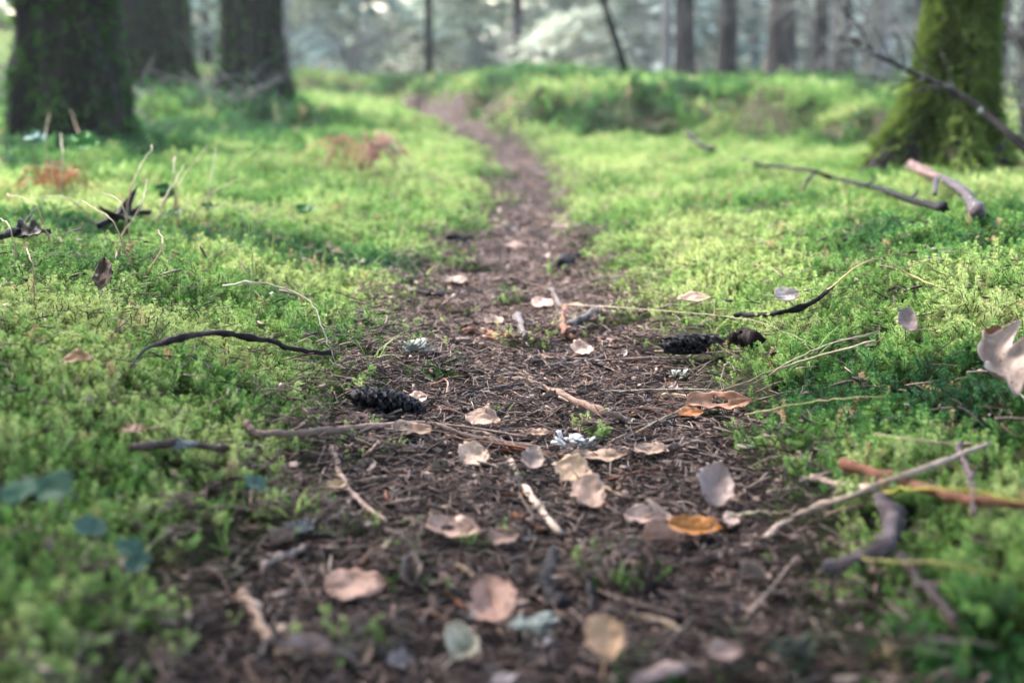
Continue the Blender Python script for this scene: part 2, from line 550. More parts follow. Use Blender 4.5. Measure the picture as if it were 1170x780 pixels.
pts = []; scl = []; tin = []
for (n, y0, y1, s0) in ((74000, .50, 2.7, .84), (105000, 2.7, 5.6, 1.02), (95000, 5.6, 13.5, 1.8)):
    q = sample(n, y0, y1); x, y = q[:, 0], q[:, 1]
    m = mossmask(x, y)
    keep = rng.random(n) < m ** 1.3
    keep &= (rng.random(n) < .10 + 1.6 * fbm(x * 13, y * 13, 33, 2) ** 1.2)
    dry = sst(9.5, 14, y) * sst(-.30, -.14, x / y)
    keep &= rng.random(n) > np.maximum(dry, .92 * bare(x, y))
    x, y, m = x[keep], y[keep], m[keep]
    pts.append(np.stack([x, y, hgt(x, y)], 1))
    patch = fbm(x * 3.2, y * 3.2, 12, 3); p2 = fbm(x * 14, y * 14, 14, 2)
    scl.append(s0 * (.45 + .55 * m) * (.50 + .98 * p2) * rng.uniform(.75, 1.2, len(x)))
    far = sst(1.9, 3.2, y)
    shade = np.zeros(len(x))  # moss tinted darker round the trunks for shade, and taller as undergrowth
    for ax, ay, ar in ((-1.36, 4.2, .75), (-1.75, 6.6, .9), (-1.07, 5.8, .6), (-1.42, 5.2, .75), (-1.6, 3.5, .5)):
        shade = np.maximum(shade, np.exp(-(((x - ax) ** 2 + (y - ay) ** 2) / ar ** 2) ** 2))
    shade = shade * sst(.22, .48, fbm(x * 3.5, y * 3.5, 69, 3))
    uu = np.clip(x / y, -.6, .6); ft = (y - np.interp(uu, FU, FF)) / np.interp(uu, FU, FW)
    face = sst(-.25, .2, ft) * (np.interp(uu, FU, FH) > .07) * sst(.35, .6, fbm(x * 2.6, y * 2.6, 68, 3))  # darker patches on the bank face imitate shaded undercuts in the moss colour
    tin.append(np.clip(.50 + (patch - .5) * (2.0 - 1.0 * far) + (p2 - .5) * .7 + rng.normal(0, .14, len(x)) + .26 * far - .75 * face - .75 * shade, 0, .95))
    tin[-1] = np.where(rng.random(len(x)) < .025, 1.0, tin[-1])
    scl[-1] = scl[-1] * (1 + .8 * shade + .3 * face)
pts = np.concatenate(pts); scl = np.concatenate(scl); tin = np.concatenate(tin); n = len(pts)
rots = np.stack([rng.normal(0, .45, n), rng.normal(0, .45, n), rng.uniform(0, 6.28, n)], 1)
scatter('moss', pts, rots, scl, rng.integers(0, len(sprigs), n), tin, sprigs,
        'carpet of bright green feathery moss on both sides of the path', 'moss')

# needles, crumbs of bark and leaf on the path
def needle(seed, L, w, bendy):
    r = random.Random(seed); mb = MB()
    pt = spline([Vector((-L / 2, 0, 0)), Vector((-L * .1, r.uniform(-bendy, bendy) * L, L * r.uniform(.0, .05))), Vector((L / 2, 0, r.uniform(-.03, .05) * L))], 6)
    add_tube(mb, pt, [w, w * 1.1, w * 1.1, w, w * .8, w * .4], 4, .1, rnd=r)
    return mb.mesh('needle', M['litter'])
def flake(seed, L):
    r = random.Random(seed); mb = MB(); V = []; k = 7
    for i in range(k):
        a = 2 * PI * i / k; rr = L * r.uniform(.55, 1)
        V.append((math.cos(a) * rr, math.sin(a) * rr * .55, r.uniform(0, .25) * L))
    V2 = [(a, b, c - .0009) for a, b, c in V]
    c = (0, 0, L * r.uniform(.05, .25))
    mb.add(V + V2 + [c, (0, 0, -.001)], [(i, (i + 1) % k, 2 * k) for i in range(k)] + [(k + (i + 1) % k, k + i, 2 * k + 1) for i in range(k)] +
           [(i, k + i, k + (i + 1) % k, (i + 1) % k) for i in range(k)])
    return mb.mesh('flake', M['litter'])
lit = [needle(1, .020, .0005, .05), needle(2, .025, .00045, .09), needle(3, .016, .0005, .02), needle(4, .022, .00045, .12),
       needle(5, .026, .0008, .05), needle(6, .021, .0011, .03), flake(7, .006), flake(8, .009), flake(9, .0045)]
wts = np.array([.23, .20, .17, .18, .07, .03, .025, .012, .05])
pts = []; scl = []
for (n, y0, y1, s0) in ((150000, .5, 2.7, 1.0), (80000, 2.7, 6.5, 1.5), (24000, 6.5, 11, 1.8)):
    q = sample(n, y0, y1, .26, .24); x, y = q[:, 0] + .02, q[:, 1]
    s = path_out(x, y)
    pr = np.maximum(sst(.10, -.06, s), .03 * (s < .5))
    keep = rng.random(n) < pr * (.35 + 1.1 * fbm(x * 18, y * 18, 71, 2))
    x, y = x[keep], y[keep]; m = mossmask(x, y)
    pts.append(np.stack([x, y, hgt(x, y) + rng.uniform(.0005, .006, len(x)) + m * .022], 1))
    scl.append(s0 * rng.uniform(.65, 1.35, len(x)))
q = sample(30000, 4.4, 9, .43, .3); x, y = q[:, 0], q[:, 1]; k = rng.random(len(x)) < .3 * bare(x, y); x, y = x[k], y[k]
pts.append(np.stack([x, y, hgt(x, y) + .012], 1)); scl.append(rng.uniform(1.4, 2.8, len(x)))
pts = np.concatenate(pts); scl = np.concatenate(scl); n = len(pts)
rots = np.stack([rng.normal(0, .2, n), rng.normal(0, .28, n), rng.uniform(0, 6.28, n)], 1)
scatter('needle_litter', pts, rots, scl, rng.choice(len(lit), n, p=wts / wts.sum()), np.clip(rng.beta(.9, 1.0, n) + .06 * sst(2, 3.5, pts[:, 1]), 0, 1), lit,
        'fallen brown conifer needles and bark crumbs covering the path', 'litter')

# fine grass in the moss
def grassblade(seed, L):
    r = random.Random(seed); mb = MB()
    for b in range(4):
        az = r.uniform(0, 6.28); o = Vector((math.cos(az), math.sin(az), 0)); l = L * r.uniform(.6, 1.1); s = o.cross(Vector((0, 0, 1)))
        V = []; F = []
        for i in range(6):
            t = i / 5; p = o * (l * (.25 * t + .5 * t * t)) + Vector((0, 0, l * (.85 * t - .45 * t * t)))
            w = .0011 * (1 - t * .9)
            V += [p - s * w, p + s * w]
        for i in range(5): F.append((2 * i, 2 * i + 1, 2 * i + 3, 2 * i + 2))
        mb.add(V, F)
    return mb.mesh('grass_blade', M['grass'])
def m_grass():
    m, nt, b = mat('grass')
    c = ramp(nt, [(0, (.05, .14, .03)), (.55, (.14, .22, .05)), (1, (.38, .33, .18))], tint_out(nt))
    nt.links.new(c.outputs[0], b.inputs['Base Color']); translucent(nt, b, c.outputs[0], .35)
    return m
M['grass'] = m_grass()
gb = [grassblade(i, .07) for i in range(5)]
q = sample(2600, .9, 5.0); x, y = q[:, 0], q[:, 1]
s = path_out(x, y); keep = (s > -.02) & (rng.random(len(x)) < .25 * sst(.45, .65, fbm(x * 3, y * 3, 55, 2)) + .8 * np.exp(-((s - .06) / .06) ** 2) * sst(1.2, 1.8, y))
x, y = x[keep], y[keep]; n = len(x)
scatter('grass', np.stack([x, y, hgt(x, y)], 1), np.stack([rng.normal(0, .3, n), rng.normal(0, .3, n), rng.uniform(0, 6.28, n)], 1),
        rng.uniform(.6, 1.5, n), rng.integers(0, 5, n), np.clip(rng.beta(2, 2, n), 0, 1), gb, 'thin grass blades growing through the moss', 'grass')

# ------------------------------------------------------------------ sticks, straws
def stick(name, px, w, color, label, cat, group=None, mt='stick', rough=.18, knots=2, twigs=(), lift=.3, taper=(1, .8), broken=None, z=0, ns=9):
    """px: outline points in the photograph laid on the ground; w: width there in photo pixels"""
    ps = [P(a, b) for a, b in px]
    rr = w * m_per_px(ps[len(ps) // 2]) / 2
    ps = [p + Vector((0, 0, rr * lift + z)) for p in ps]
    n = max(14, 9 * len(ps)); sp = spline(ps, n)
    kx = [vnoise(i * .45, 3.3, int(px[0][0])) - .5 for i in range(n)]; ky = [vnoise(i * .45, 8.3, int(px[0][1])) - .5 for i in range(n)]
    sp = [p + Vector((float(kx[i]), float(ky[i]), .5 * float(kx[i] + ky[i]))) * min(rr * 1.5, .0035) for i, p in enumerate(sp)]
    rad = [rr * (taper[0] + (taper[1] - taper[0]) * i / (n - 1)) * (.86 + .30 * float(vnoise(i * .6, 1.7, int(px[0][0]) + 5))) for i in range(n)]
    o0 = ps[len(ps) // 2]
    mb = MB(); add_tube(mb, sp, rad, ns, rough, knots); shift(mb, o0)
    if not twigs and not broken:
        o = mb.build(name, M[mt], loc=o0); o.color = (*color, 1)
        return tag(o, label, cat, group)
    t = empty(name, o0, label, cat, group)
    o = mb.build('stem', M[mt], t); o.color = (*color, 1)
    for k, tw in enumerate(twigs):
        tp = [P(a, b) + Vector((0, 0, rr * lift + z + (.004 if i else 0))) for i, (a, b) in enumerate(tw)]
        m2 = MB(); s2 = spline(tp, 9); add_tube(m2, s2, [rr * .6 * (1 - .05 * i) for i in range(9)], 7, rough, 1); shift(m2, o0)
        c = m2.build('side_twig', M[mt], t); c.color = (*color, 1)
    if broken:
        m3 = MB(); k = int(n * .42); d = (sp[0] - sp[2]).normalized()
        add_tube(m3, [sp[0] + d * rr * 1.6, sp[0] + d * rr * .7] + sp[0:k], [rr * .25, rr * .8] + [r_ * (1.08 - .05 * i / k) for i, r_ in enumerate(rad[0:k])], ns, .3); shift(m3, o0)
        c = m3.build('broken_end', M['leaf'], t); c.color = (*broken, 1)
    return t

PINK = (.26, .18, .15); TAN = (.26, .19, .13); GREY = (.10, .085, .083); DARK = (.012, .010, .010); BROWN = (.07, .042, .030); RED = (.17, .070, .040); MAUVE = (.06, .045, .05)
stick('stick', [(283, 481), (291, 496), (330, 495), (400, 490), (483, 485), (530, 490), (572, 505)], 8, (.17, .115, .095), 'long thin pinkish brown stick hooked at its left end', 'stick', knots=3)
stick('root', [(500, 489), (570, 508), (660, 514), (748, 520)], 9, (.11, .078, .07), 'flat brown root crossing the path below the white lichen', 'root', rough=.3)
stick('stick', [(379, 512), (386, 532), (402, 566), (441, 600)], 7, PINK, 'pale bent stick on the path left edge below the dark cone', 'stick')
stick('stick', [(583, 529), (600, 560), (640, 611)], 9, (.40, .31, .25), 'straight pale peeled stick pointing down beside the tan leaves', 'stick', broken=None)
stick('stick', [(580, 527), (587, 546), (596, 562)], 6, (.03, .027, .028), 'short dark grey stick hugging the straight peeled stick', 'stick')
stick('root', [(604, 437), (640, 452), (690, 472), (716, 481)], 9, (.17, .11, .085), 'brown knobbly root running down right above the white lichen', 'root', rough=.35, knots=3)
stick('stick', [(524, 456), (562, 445), (603, 438)], 4, GREY, 'thin grey stick meeting the brown root from the left', 'stick')
stick('stick', [(629, 420), (655, 417), (691, 410)], 7, GREY, 'grey forked stick lying in the middle of the path', 'stick', twigs=[[(641, 417), (650, 405)]])
stick('stick', [(646, 352), (644, 372), (652, 386), (668, 393)], 9, (.13, .065, .045), 'hooked brown stick with orange foot on the path', 'stick', rough=.3)
stick('stick', [(650, 373), (668, 364), (686, 354)], 9, GREY, 'stubby grey stick leaning by the hooked brown stick', 'stick')
stick('stick', [(591, 361), (596, 374), (600, 387)], 8, GREY, 'short upright looking grey stick left of the hooked stick', 'stick')
stick('stick', [(574, 376), (591, 387)], 6, BROWN, 'tiny brown stick touching the short grey stick', 'stick')
stick('stick', [(530, 378), (555, 381), (582, 384)], 6, RED, 'reddish brown stick lying flat across the left of the path', 'stick')
stick('stick', [(488, 338), (545, 336), (602, 331)], 6, DARK, 'dark stick lying straight across the path further on', 'stick', twigs=[[(510, 337), (498, 330)]])
stick('stick', [(632, 334), (636, 344), (641, 353)], 6, GREY, 'small grey stick above the hooked brown stick', 'stick')
stick('stick', [(182, 399), (215, 390), (246, 387), (300, 394), (345, 405), (381, 409)], 6.5, (.022, .017, .018), 'dark knotty stick resting on top of the left moss', 'stick', z=.002, knots=4, rough=.3, twigs=[[(184, 399), (165, 412), (150, 432)]], lift=1.2)
stick('stick', [(150, 512), (200, 508), (245, 512), (302, 511)], 9, (.06, .042, .037), 'brown stick half sunk in the left moss with pale lichen', 'stick', mt='lichen_stick')
stick('stick', [(868, 624), (900, 600), (935, 583), (1000, 560), (1062, 536), (1130, 512)], 9, (.32, .24, .19), 'long pale stick slanting up to the right over the moss', 'stick', lift=1.0, taper=(.9, .7))
stick('stick', [(962, 534), (1040, 558), (1100, 576), (1185, 584)], 13, (.15, .065, .042), 'thick reddish brown stick running out at the right edge', 'stick', lift=1.0)
stick('stick', [(926, 546), (955, 552), (1000, 560)], 7, (.34, .24, .19), 'short pale stick tucked under the long slanting stick', 'stick')
stick('stick', [(1008, 572), (1020, 600), (1014, 628), (985, 645), (944, 655)], 20, (.075, .058, .062), 'thick grey stick bent like a hook on the right moss', 'stick', lift=.6, rough=.28, knots=3, ns=14)
stick('stick', [(1029, 640), (1048, 668), (1066, 684), (1090, 716)], 13, (.055, .040, .038), 'grey brown crooked stick just below the hook shaped stick', 'stick', lift=.8, rough=.25)
stick('stick', [(1094, 518), (1108, 555), (1113, 600)], 7, (.10, .07, .07), 'thin dry stick crossing over the thick reddish stick', 'stick', lift=3.5)
stick('stick', [(840, 362), (880, 361), (925, 350), (952, 329)], 6, (.014, .012, .014), 'dark twisted stick with a pale leaf on the right moss', 'stick', rough=.35, lift=.8)
stick('stick', [(275, 684), (290, 705), (308, 735)], 15, (.33, .22, .165), 'stout pale brown stick in the lower left litter', 'stick', rough=.3)
stick('stick', [(298, 648), (322, 636), (352, 625)], 8, (.34, .25, .21), 'small pale stick slanting at the moss edge lower left', 'stick')
stick('stick', [(404, 655), (418, 640), (432, 622)], 9, (.10, .05, .03), 'short brown stick beside the lower left pink leaf', 'stick')
stick('stick', [(640, 700), (626, 672), (632, 632)], 20, (.018, .016, .018), 'dark crumbly piece of wood in the middle of the foreground litter', 'stick', rough=.5)
stick('stick', [(658, 640), (672, 668), (678, 700)], 9, (.022, .019, .021), 'thin dark stick right of the crumbly wood', 'stick')
stick('stick', [(585, 590), (602, 598), (622, 606)], 9, (.22, .09, .04), 'orange brown splinter under the straight peeled stick', 'stick', rough=.35)
stick('stick', [(480, 700), (540, 718), (598, 728)], 8, (.10, .055, .04), 'thin brown stick lying beneath the blurred pink leaf', 'stick')
stick('stick', [(725, 780), (750, 770), (785, 762)], 16, (.36, .25, .22), 'pinkish stick at the bottom edge of the picture', 'stick', rough=.3)
stick('stick', [(1000, 500), (1040, 505), (1100, 512)], 4, (.26, .2, .13), 'thin tan stick above the slanting pale stick', 'stick', lift=1.5)
stick('stick', [(785, 152), (800, 166), (815, 172)], 6, DARK, 'small dark stick at the foot of the mossy bank', 'stick')
stick('branch', [(846, 186), (875, 194), (920, 200), (960, 211), (1000, 221), (1040, 236), (1078, 247)], 5.5, (.009, .008, .009), 'dark bare fallen branch lying on the bright moss', 'branch', rough=.35, knots=5, lift=1.5, z=.003,
      twigs=[[(930, 204), (922, 215), (918, 226)], [(990, 219), (1000, 213)], [(1040, 236), (1048, 228)]], taper=(.6, 1.0))
stick('branch', [(1040, 197), (1062, 207), (1085, 218), (1105, 236), (1116, 256)], 11, (.060, .048, .052), 'short thick rotten branch with a raw reddish broken end', 'branch', mt='lichen_stick', rough=.3, lift=1.6, z=.0,
      twigs=[[(1071, 212), (1068, 222), (1067, 236)]], broken=(.15, .078, .066), taper=(1.0, .75))

def straw(pts3, w, color, label, cat='straw', name='straw', group=None):
    sp = spline(pts3, max(12, 6 * len(pts3))); n = len(sp)
    o0 = Vector(pts3[0]); mb = MB(); add_tube(mb, [q + Vector((random.gauss(0, .0006), random.gauss(0, .0006), random.gauss(0, .0005))) * (w / .0012) for q in sp], [w * .72 * (1 - .6 * i / n) for i in range(n)], 6, .25, 3); shift(mb, o0)
    o = mb.build(name, M['straw'], loc=o0); o.color = (*[c * .65 for c in color], 1)
    return tag(o, label, cat, group)
STRAW = (.36, .30, .2)
def up(px, py, h, lift=0):
    p = P(px, py); return p + Vector((0, 0, h))
b = P(287, 345); straw([b, at(289, 300, b.y), at(284, 255, b.y + .02)], .0013, (.30, .36, .14), 'single upright grass stalk on the left moss', 'grass', 'grass_stalk')
b = P(384, 418); straw([at(255, 327, b.y + .10), at(300, 323, b.y + .09), at(352, 343, b.y + .06), at(370, 380, b.y + .02), b], .0014, (.55, .49, .36), 'pale bent straw arching above the left dark stick')
straw([up(1000, 402, .012), up(905, 430, .012), up(800, 466, .008), up(718, 503, .004)], .0017, (.46, .37, .25), 'long tan straw slanting from right moss onto the path')
straw([up(1002, 402, .02), up(930, 425, .022), up(860, 452, .012)], .0012, (.50, .42, .3), 'thin straw doubled beside the long tan straw')
straw([up(640, 352, .006), up(780, 364, .008), up(860, 379, .012), up(925, 397, .006)], .0009, (.40, .33, .24), 'pale straw lying across behind the right hand cone')
b = P(940, 336); c = P(1082, 332); straw([b, at(995, 297, b.y), at(1040, 314, b.y + .03), c], .0014, (.48, .38, .17), 'yellow straw bent into a peak on the right moss')
straw([up(1010, 583, .015), up(1090, 592, .02), up(1180, 612, .02)], .0016, (.42, .36, .06), 'bright yellow stem below the thick reddish stick', 'stem', 'yellow_stem')
straw([up(985, 655, .01), up(1080, 682, .02), up(1180, 704, .02)], .0014, (.30, .27, .08), 'dull yellow stem across the lower right moss', 'stem', 'yellow_stem')
straw([up(835, 598, .006), up(870, 597, .008), up(905, 596, .008)], .0018, (.42, .34, .22), 'short pale straw left of the hook shaped stick')
straw([up(690, 452, .004), up(760, 451, .006), up(840, 452, .006)], .0009, (.5, .44, .36), 'fine pale straw level across the path right half')
b = P(824, 455); straw([b, at(826, 425, b.y), at(832, 414, b.y + .01), at(840, 424, b.y)], .0011, (.5, .42, .3), 'thin straw looped upright beside the right hand cone')
straw([up(850, 486, .01), up(930, 474, .012), up(1010, 468, .012)], .0011, (.34, .34, .12), 'greenish straw lying over moss by the orange leaf')
b = P(560, 300)
# dry stems at the left, between the trunks and the bright moss
dry = [((140, 262), (150, 215), (175, 165)), ((128, 268), (160, 236), (168, 205)), ((205, 255), (204, 215), (237, 168)), ((200, 240), (198, 200), (200, 178)),
       ((150, 270), (140, 235), (118, 220)), ((235, 250), (240, 215), (246, 170)), ((110, 245), (80, 228), (45, 226)), ((150, 290), (130, 255), (95, 230)),
       ((60, 270), (40, 235), (8, 222)), ((175, 262), (185, 235), (210, 188)), ((20, 290), (12, 262), (0, 250)), ((40, 330), (36, 300), (30, 285)),
       ((215, 240), (240, 222), (272, 205)), ((95, 190), (92, 160), (80, 125)), ((55, 190), (52, 160), (56, 130)), ((70, 215), (71, 180), (70, 152)), ((165, 300), (185, 280), (180, 262))]
for i, tr in enumerate(dry):
    b = P(*tr[0]); y = b.y
    straw([b - Vector((0, 0, .02)), at(*tr[1], y - .03), at(*tr[2], y + .05)], .0014 if i % 3 else .0019, (.42 + .12 * random.random(), .35, .25),
          'thin dry stem standing or leaning over the left moss', 'dry stem', 'dry_stem', 'dry stems on the left moss')

# short random twigs lost among the needles
n0 = 0
for k in range(600):
    x = rng.uniform(-.45, .6); y = rng.uniform(.72, 3.4)
    if path_out(x, y) > -.015: continue
    L = (rng.uniform(.018, .05) if k % 4 else rng.uniform(.06, .13)) * (1 + .3 * (y > 1.8)); a = rng.uniform(0, PI)
    p0 = G(x - math.cos(a) * L / 2, y - math.sin(a) * L / 2, .004); p1 = G(x + math.cos(a) * L / 2, y + math.sin(a) * L / 2, .004)
    mid = (p0 + p1) / 2 + Vector((rng.uniform(-.1, .1) * L, rng.uniform(-.1, .1) * L, rng.uniform(.0, .004)))
    mb = MB(); sp = spline([p0, mid, p1], 9); w = rng.uniform(.0010, .0024) if k % 4 else rng.uniform(.0007, .0013)
    add_tube(mb, sp, [w * random.uniform(.8, 1.1) for _ in sp], 6, .3, 1); shift(mb, mid)
    o = mb.build('twig', M['stick'], loc=mid)
    c = random.choice([PINK, TAN, GREY, BROWN, BROWN, DARK, RED, (.24, .18, .15)]); kk = random.uniform(.6, 1.1); o.color = (*[v * kk for v in c], 1)
    tag(o, 'short broken twig lying among the needles on the path', 'twig', 'short twigs scattered over the path')
    n0 += 1
    if n0 >= 190: break

# ------------------------------------------------------------------ leaves
def leaf_mesh(seed, W, L, ang, curl, shape, hole=False):
    """thin curled leaf blade with a midrib fold, an uneven margin and a stalk, filling W x L"""
    r = random.Random(seed); nu, nv = 27, 15; V = []; F = []
    ph = r.random() * 9
    for i in range(nu):
        s = i / (nu - 1)
        if shape == 'oak':
            w = (.25 + .9 * math.sin(PI * s ** .75)) * (1 + .42 * math.cos(s * PI * 5.4)) * .5 * min(1, s * 6 + .1) * min(1, (1 - s) * 5 + .25)
        elif shape == 'round':
            w = .62 * math.sqrt(max(0, 1 - (2 * s - 1) ** 2)) + .02
        else:
            w = .46 * math.sin(PI * s ** .8) ** .75 + .015
        for j in range(nv):
            t = 2 * j / (nv - 1) - 1
            e = 1 + .10 * math.sin(s * 23 + ph + (t > 0)) * abs(t) ** 3 + .16 * float(vnoise(s * 11 + seed % 31, (t > 0) * 5 + .3, seed % 89) - .5) * abs(t)
            x = (s - .5) * 1.0; y = w * t * e
            jit = vnoise(s * 7 + seed % 50, t * 3.5 + 9, seed % 97) - .5
            z = curl * (abs(t) ** 1.6 * .35 * (w / .5) + .5 * (s - .5) ** 2 * 1.1) + .035 * math.sin(s * 9 + ph) * t + .075 * float(jit) - .018 * max(0, 1 - abs(t) * 7) + .05 * curl * math.sin(ph + 7 * s)
            V.append([x, y, z])
    for i in range(nu - 1):
        for j in range(nv - 1):
            if hole and ((i - 13.5) / 3.2) ** 2 + ((j - 9.2) / 1.8 + .12 * (i - 13)) ** 2 < 1: continue
            F.append((i * nv + j, (i + 1) * nv + j, (i + 1) * nv + j + 1, i * nv + j + 1))
    V = np.array(V); ca, sa = math.cos(ang), math.sin(ang)
    xy = np.stack([V[:, 0] * ca - V[:, 1] * sa, V[:, 0] * sa + V[:, 1] * ca], 1)
    sx = W / np.ptp(xy[:, 0]); sy = L / np.ptp(xy[:, 1])
    xy[:, 0] *= sx; xy[:, 1] *= sy
    z = V[:, 2] * (W + L) / 2
    mb = MB(); pts3 = np.concatenate([xy, z[:, None]], 1)
    mb.add(*thick(pts3, [tuple(f) for f in F], .0004))
    a = Vector(pts3[nv // 2]); d = (Vector(pts3[nv // 2]) - Vector(pts3[nv + nv // 2])).normalized()
    add_tube(mb, [a, a + d * .25 * max(W, L) + Vector((0, 0, .001)), a + d * .42 * max(W, L) + Vector((0, 0, .003))], .0006, 5)
    b0 = len(mb.v)
    return mb

def dead_leaf(px, py, w, h, ang, color, label, shape='ovate', tilt=16, curl=.32, cat='leaf', name='leaf', lift=0.0, hole=False, roll=0, mt='leaf', seed=None):
    p = P(px, py + h * .25); mp = m_per_px(p)
    dep = math.asin((CAM_Z - p.z) / (p - cam.location).length)
    W = w * .9 * mp; L = h * .88 * mp / math.sin(dep + R(tilt))
    L = min(L, W * 2.2)
    mb = leaf_mesh(seed or int(px * 7 + py), W, L, R(ang), curl * (.6 + 1.5 * ((px * 13 + py * 7) % 10) / 10), shape, hole)
    o = mb.build(name, M[mt]); o.color = (*color, 1)
    o.location = p + Vector((0, L * .15, .004 + L * .42 * math.sin(R(tilt)) + lift))
    o.rotation_euler = (R(tilt), R(roll), 0)
    o.color = (*[c * k for c, k in zip(color, (.74, .65, .55))], 1)
    return tag(o, label, cat)

LP = (.33, .235, .21); LT = (.30, .21, .15); LL = (.28, .235, .24)
dead_leaf(405, 675, 78, 42, 10, (.48, .31, .27), 'pinkish leaf lying alone in the lower left litter', 'ovate')
dead_leaf(519, 611, 72, 30, -8, (.52, .36, .32), 'long pink leaf left of the straight peeled stick', 'ovate', roll=6)
dead_leaf(541, 527, 40, 33, 30, (.62, .49, .43), 'pale round leaf with a notch under the pinkish stick', 'round', tilt=30)
dead_leaf(610, 531, 30, 29, 70, (.42, .34, .33), 'small greyish leaf between the pale round leaf and the tan pair', 'ovate', tilt=32)
dead_leaf(656, 549, 46, 36, -30, (.54, .40, .29), 'tan curled leaf on top of the pinker leaf', 'ovate', tilt=28, lift=.004)
dead_leaf(674, 570, 46, 42, -55, (.48, .34, .29), 'pinker curled leaf tucked under the tan curled leaf', 'ovate', tilt=26)
dead_leaf(552, 484, 44, 24, -25, (.55, .41, .35), 'pale leaf leaning just above the flat brown root', 'ovate', tilt=30)
dead_leaf(819, 566, 48, 58, 62, (.42, .34, .35), 'lilac grey pointed leaf at the right edge of the path', 'ovate', tilt=38, curl=.45)
dead_leaf(741, 598, 60, 28, -12, (.57, .44, .42), 'pale pink leaf left of the orange leaf', 'ovate', tilt=20)
dead_leaf(795, 610, 70, 26, -14, (.56, .25, .07), 'small bright orange leaf below the lilac grey leaf', 'ovate', tilt=20)
dead_leaf(758, 626, 54, 24, 8, (.48, .32, .28), 'folded pink leaf under the pale pink leaf', 'ovate', tilt=22, curl=1.0)
dead_leaf(562, 694, 62, 64, 120, (.49, .30, .26), 'blurred pink leaf in the middle of the foreground', 'ovate', tilt=25)
dead_leaf(692, 738, 56, 56, 80, (.54, .36, .24), 'round tan leaf at the bottom right of the path', 'round', tilt=30, curl=.25)
dead_leaf(528, 750, 44, 46, 50, (.62, .62, .55), 'whitish leaf at the bottom edge left of the round tan leaf', 'round', tilt=30, curl=.9)
dead_leaf(1143, 440, 98, 84, 112, (.52, .44, .44), 'large lilac oak leaf propped in the moss at the right edge', 'oak', tilt=36, curl=.5, lift=.006)
dead_leaf(1137, 408, 34, 28, 60, (.20, .09, .045), 'dark brown leaf tip behind the large oak leaf', 'ovate', tilt=40, lift=.012)
dead_leaf(899, 352, 32, 20, 20, (.52, .48, .49), 'pale leaf caught on the dark twisted stick', 'ovate', tilt=40, lift=.01)
dead_leaf(1037, 384, 26, 30, -50, (.30, .25, .27), 'small grey leaf sunk in the right moss', 'ovate', tilt=40, lift=.008)
dead_leaf(822, 467, 84, 26, 5, (.44, .25, .17), 'torn orange brown leaf with a hole at the moss edge', 'ovate', tilt=22, hole=True)
dead_leaf(790, 478, 34, 12, 15, (.55, .24, .10), 'small orange leaf scrap under the torn leaf', 'ovate', tilt=12)
dead_leaf(470, 497, 52, 20, 12, (.45, .33, .28), 'tan leaf partly under the long hooked stick', 'ovate', tilt=15, lift=-.002)
dead_leaf(665, 404, 28, 20, 30, (.52, .40, .37), 'pale leaf just above the grey forked stick', 'round', tilt=30)
dead_leaf(620, 350, 30, 13, 0, (.44, .33, .30), 'pale flat leaf across the path centre further away', 'ovate', tilt=14)
dead_leaf(690, 526, 60, 17, 4, (.36, .26, .20), 'flat tan bark flake right of the small greyish leaf', 'ovate', tilt=10, cat='bark flake', name='bark_flake', curl=.2)
dead_leaf(352, 748, 54, 22, 5, (.36, .28, .29), 'greyish curled leaf at the bottom left', 'ovate', curl=1.1)
dead_leaf(470, 665, 26, 46, 100, (.24, .20, .20), 'grey shrivelled leaf right of the lower left pink leaf', 'ovate', curl=1.2, tilt=25)
dead_leaf(575, 620, 40, 22, 30, (.40, .27, .24), 'small dull pink leaf at the tip of the long pink leaf', 'ovate')
dead_leaf(838, 598, 26, 18, 10, (.52, .42, .40), 'tiny pale leaf at the right tip of the orange leaf', 'ovate')
dead_leaf(745, 520, 44, 16, -20, (.50, .38, .32), 'narrow pale leaf at the right end of the flat root', 'ovate', tilt=18)
dead_leaf(478, 460, 26, 16, 20, (.48, .36, .33), 'pale leaf scrap at the tip of the left dark cone', 'ovate')
dead_leaf(615, 500, 30, 10, 0, (.38, .26, .2), 'brown sliver of leaf left of the white lichen', 'ovate', tilt=10)
dead_leaf(830, 752, 44, 26, 20, (.36, .26, .25), 'dull pink leaf blurred at the bottom right', 'ovate')
dead_leaf(385, 560, 26, 12, 20, (.34, .24, .16), 'small brown leaf beside the pale bent stick', 'ovate')
dead_leaf(640, 262, 24, 7, 0, (.24, .17, .15), 'pale leaf far along the path', 'ovate', tilt=10)
dead_leaf(590, 285, 28, 8, 0, (.24, .17, .16), 'pinkish leaf along the path beyond the dark crossing stick', 'ovate', tilt=10)
dead_leaf(565, 372, 26, 12, 0, (.42, .31, .27), 'tan leaf chip above the reddish crosswise stick', 'ovate', tilt=14)
dead_leaf(520, 325, 36, 9, 0, (.34, .27, .25), 'dull flat leaf at the left path edge further away', 'ovate', tilt=10)
dead_leaf(795, 345, 50, 12, 5, (.38, .28, .23), 'brown leaf flat at the right path edge further away', 'ovate', tilt=12)
dead_leaf(30, 268, 46, 24, 20, (.018, .016, .018), 'dark rotten bark piece at the left edge on moss', 'oak', tilt=16, cat='bark', name='bark_piece', lift=-.006)
dead_leaf(140, 252, 44, 26, -30, (.016, .015, .016), 'dark curled bark piece under the dry stems', 'oak', tilt=16, cat='bark', name='bark_piece', lift=-.006, curl=.8)
stick('stick', [(112, 262), (140, 250), (172, 246)], 7, (.014, .012, .013), 'dark stick crossing the curled bark piece', 'stick', rough=.4, twigs=[[(140, 250), (150, 238), (156, 226)]], z=.004)
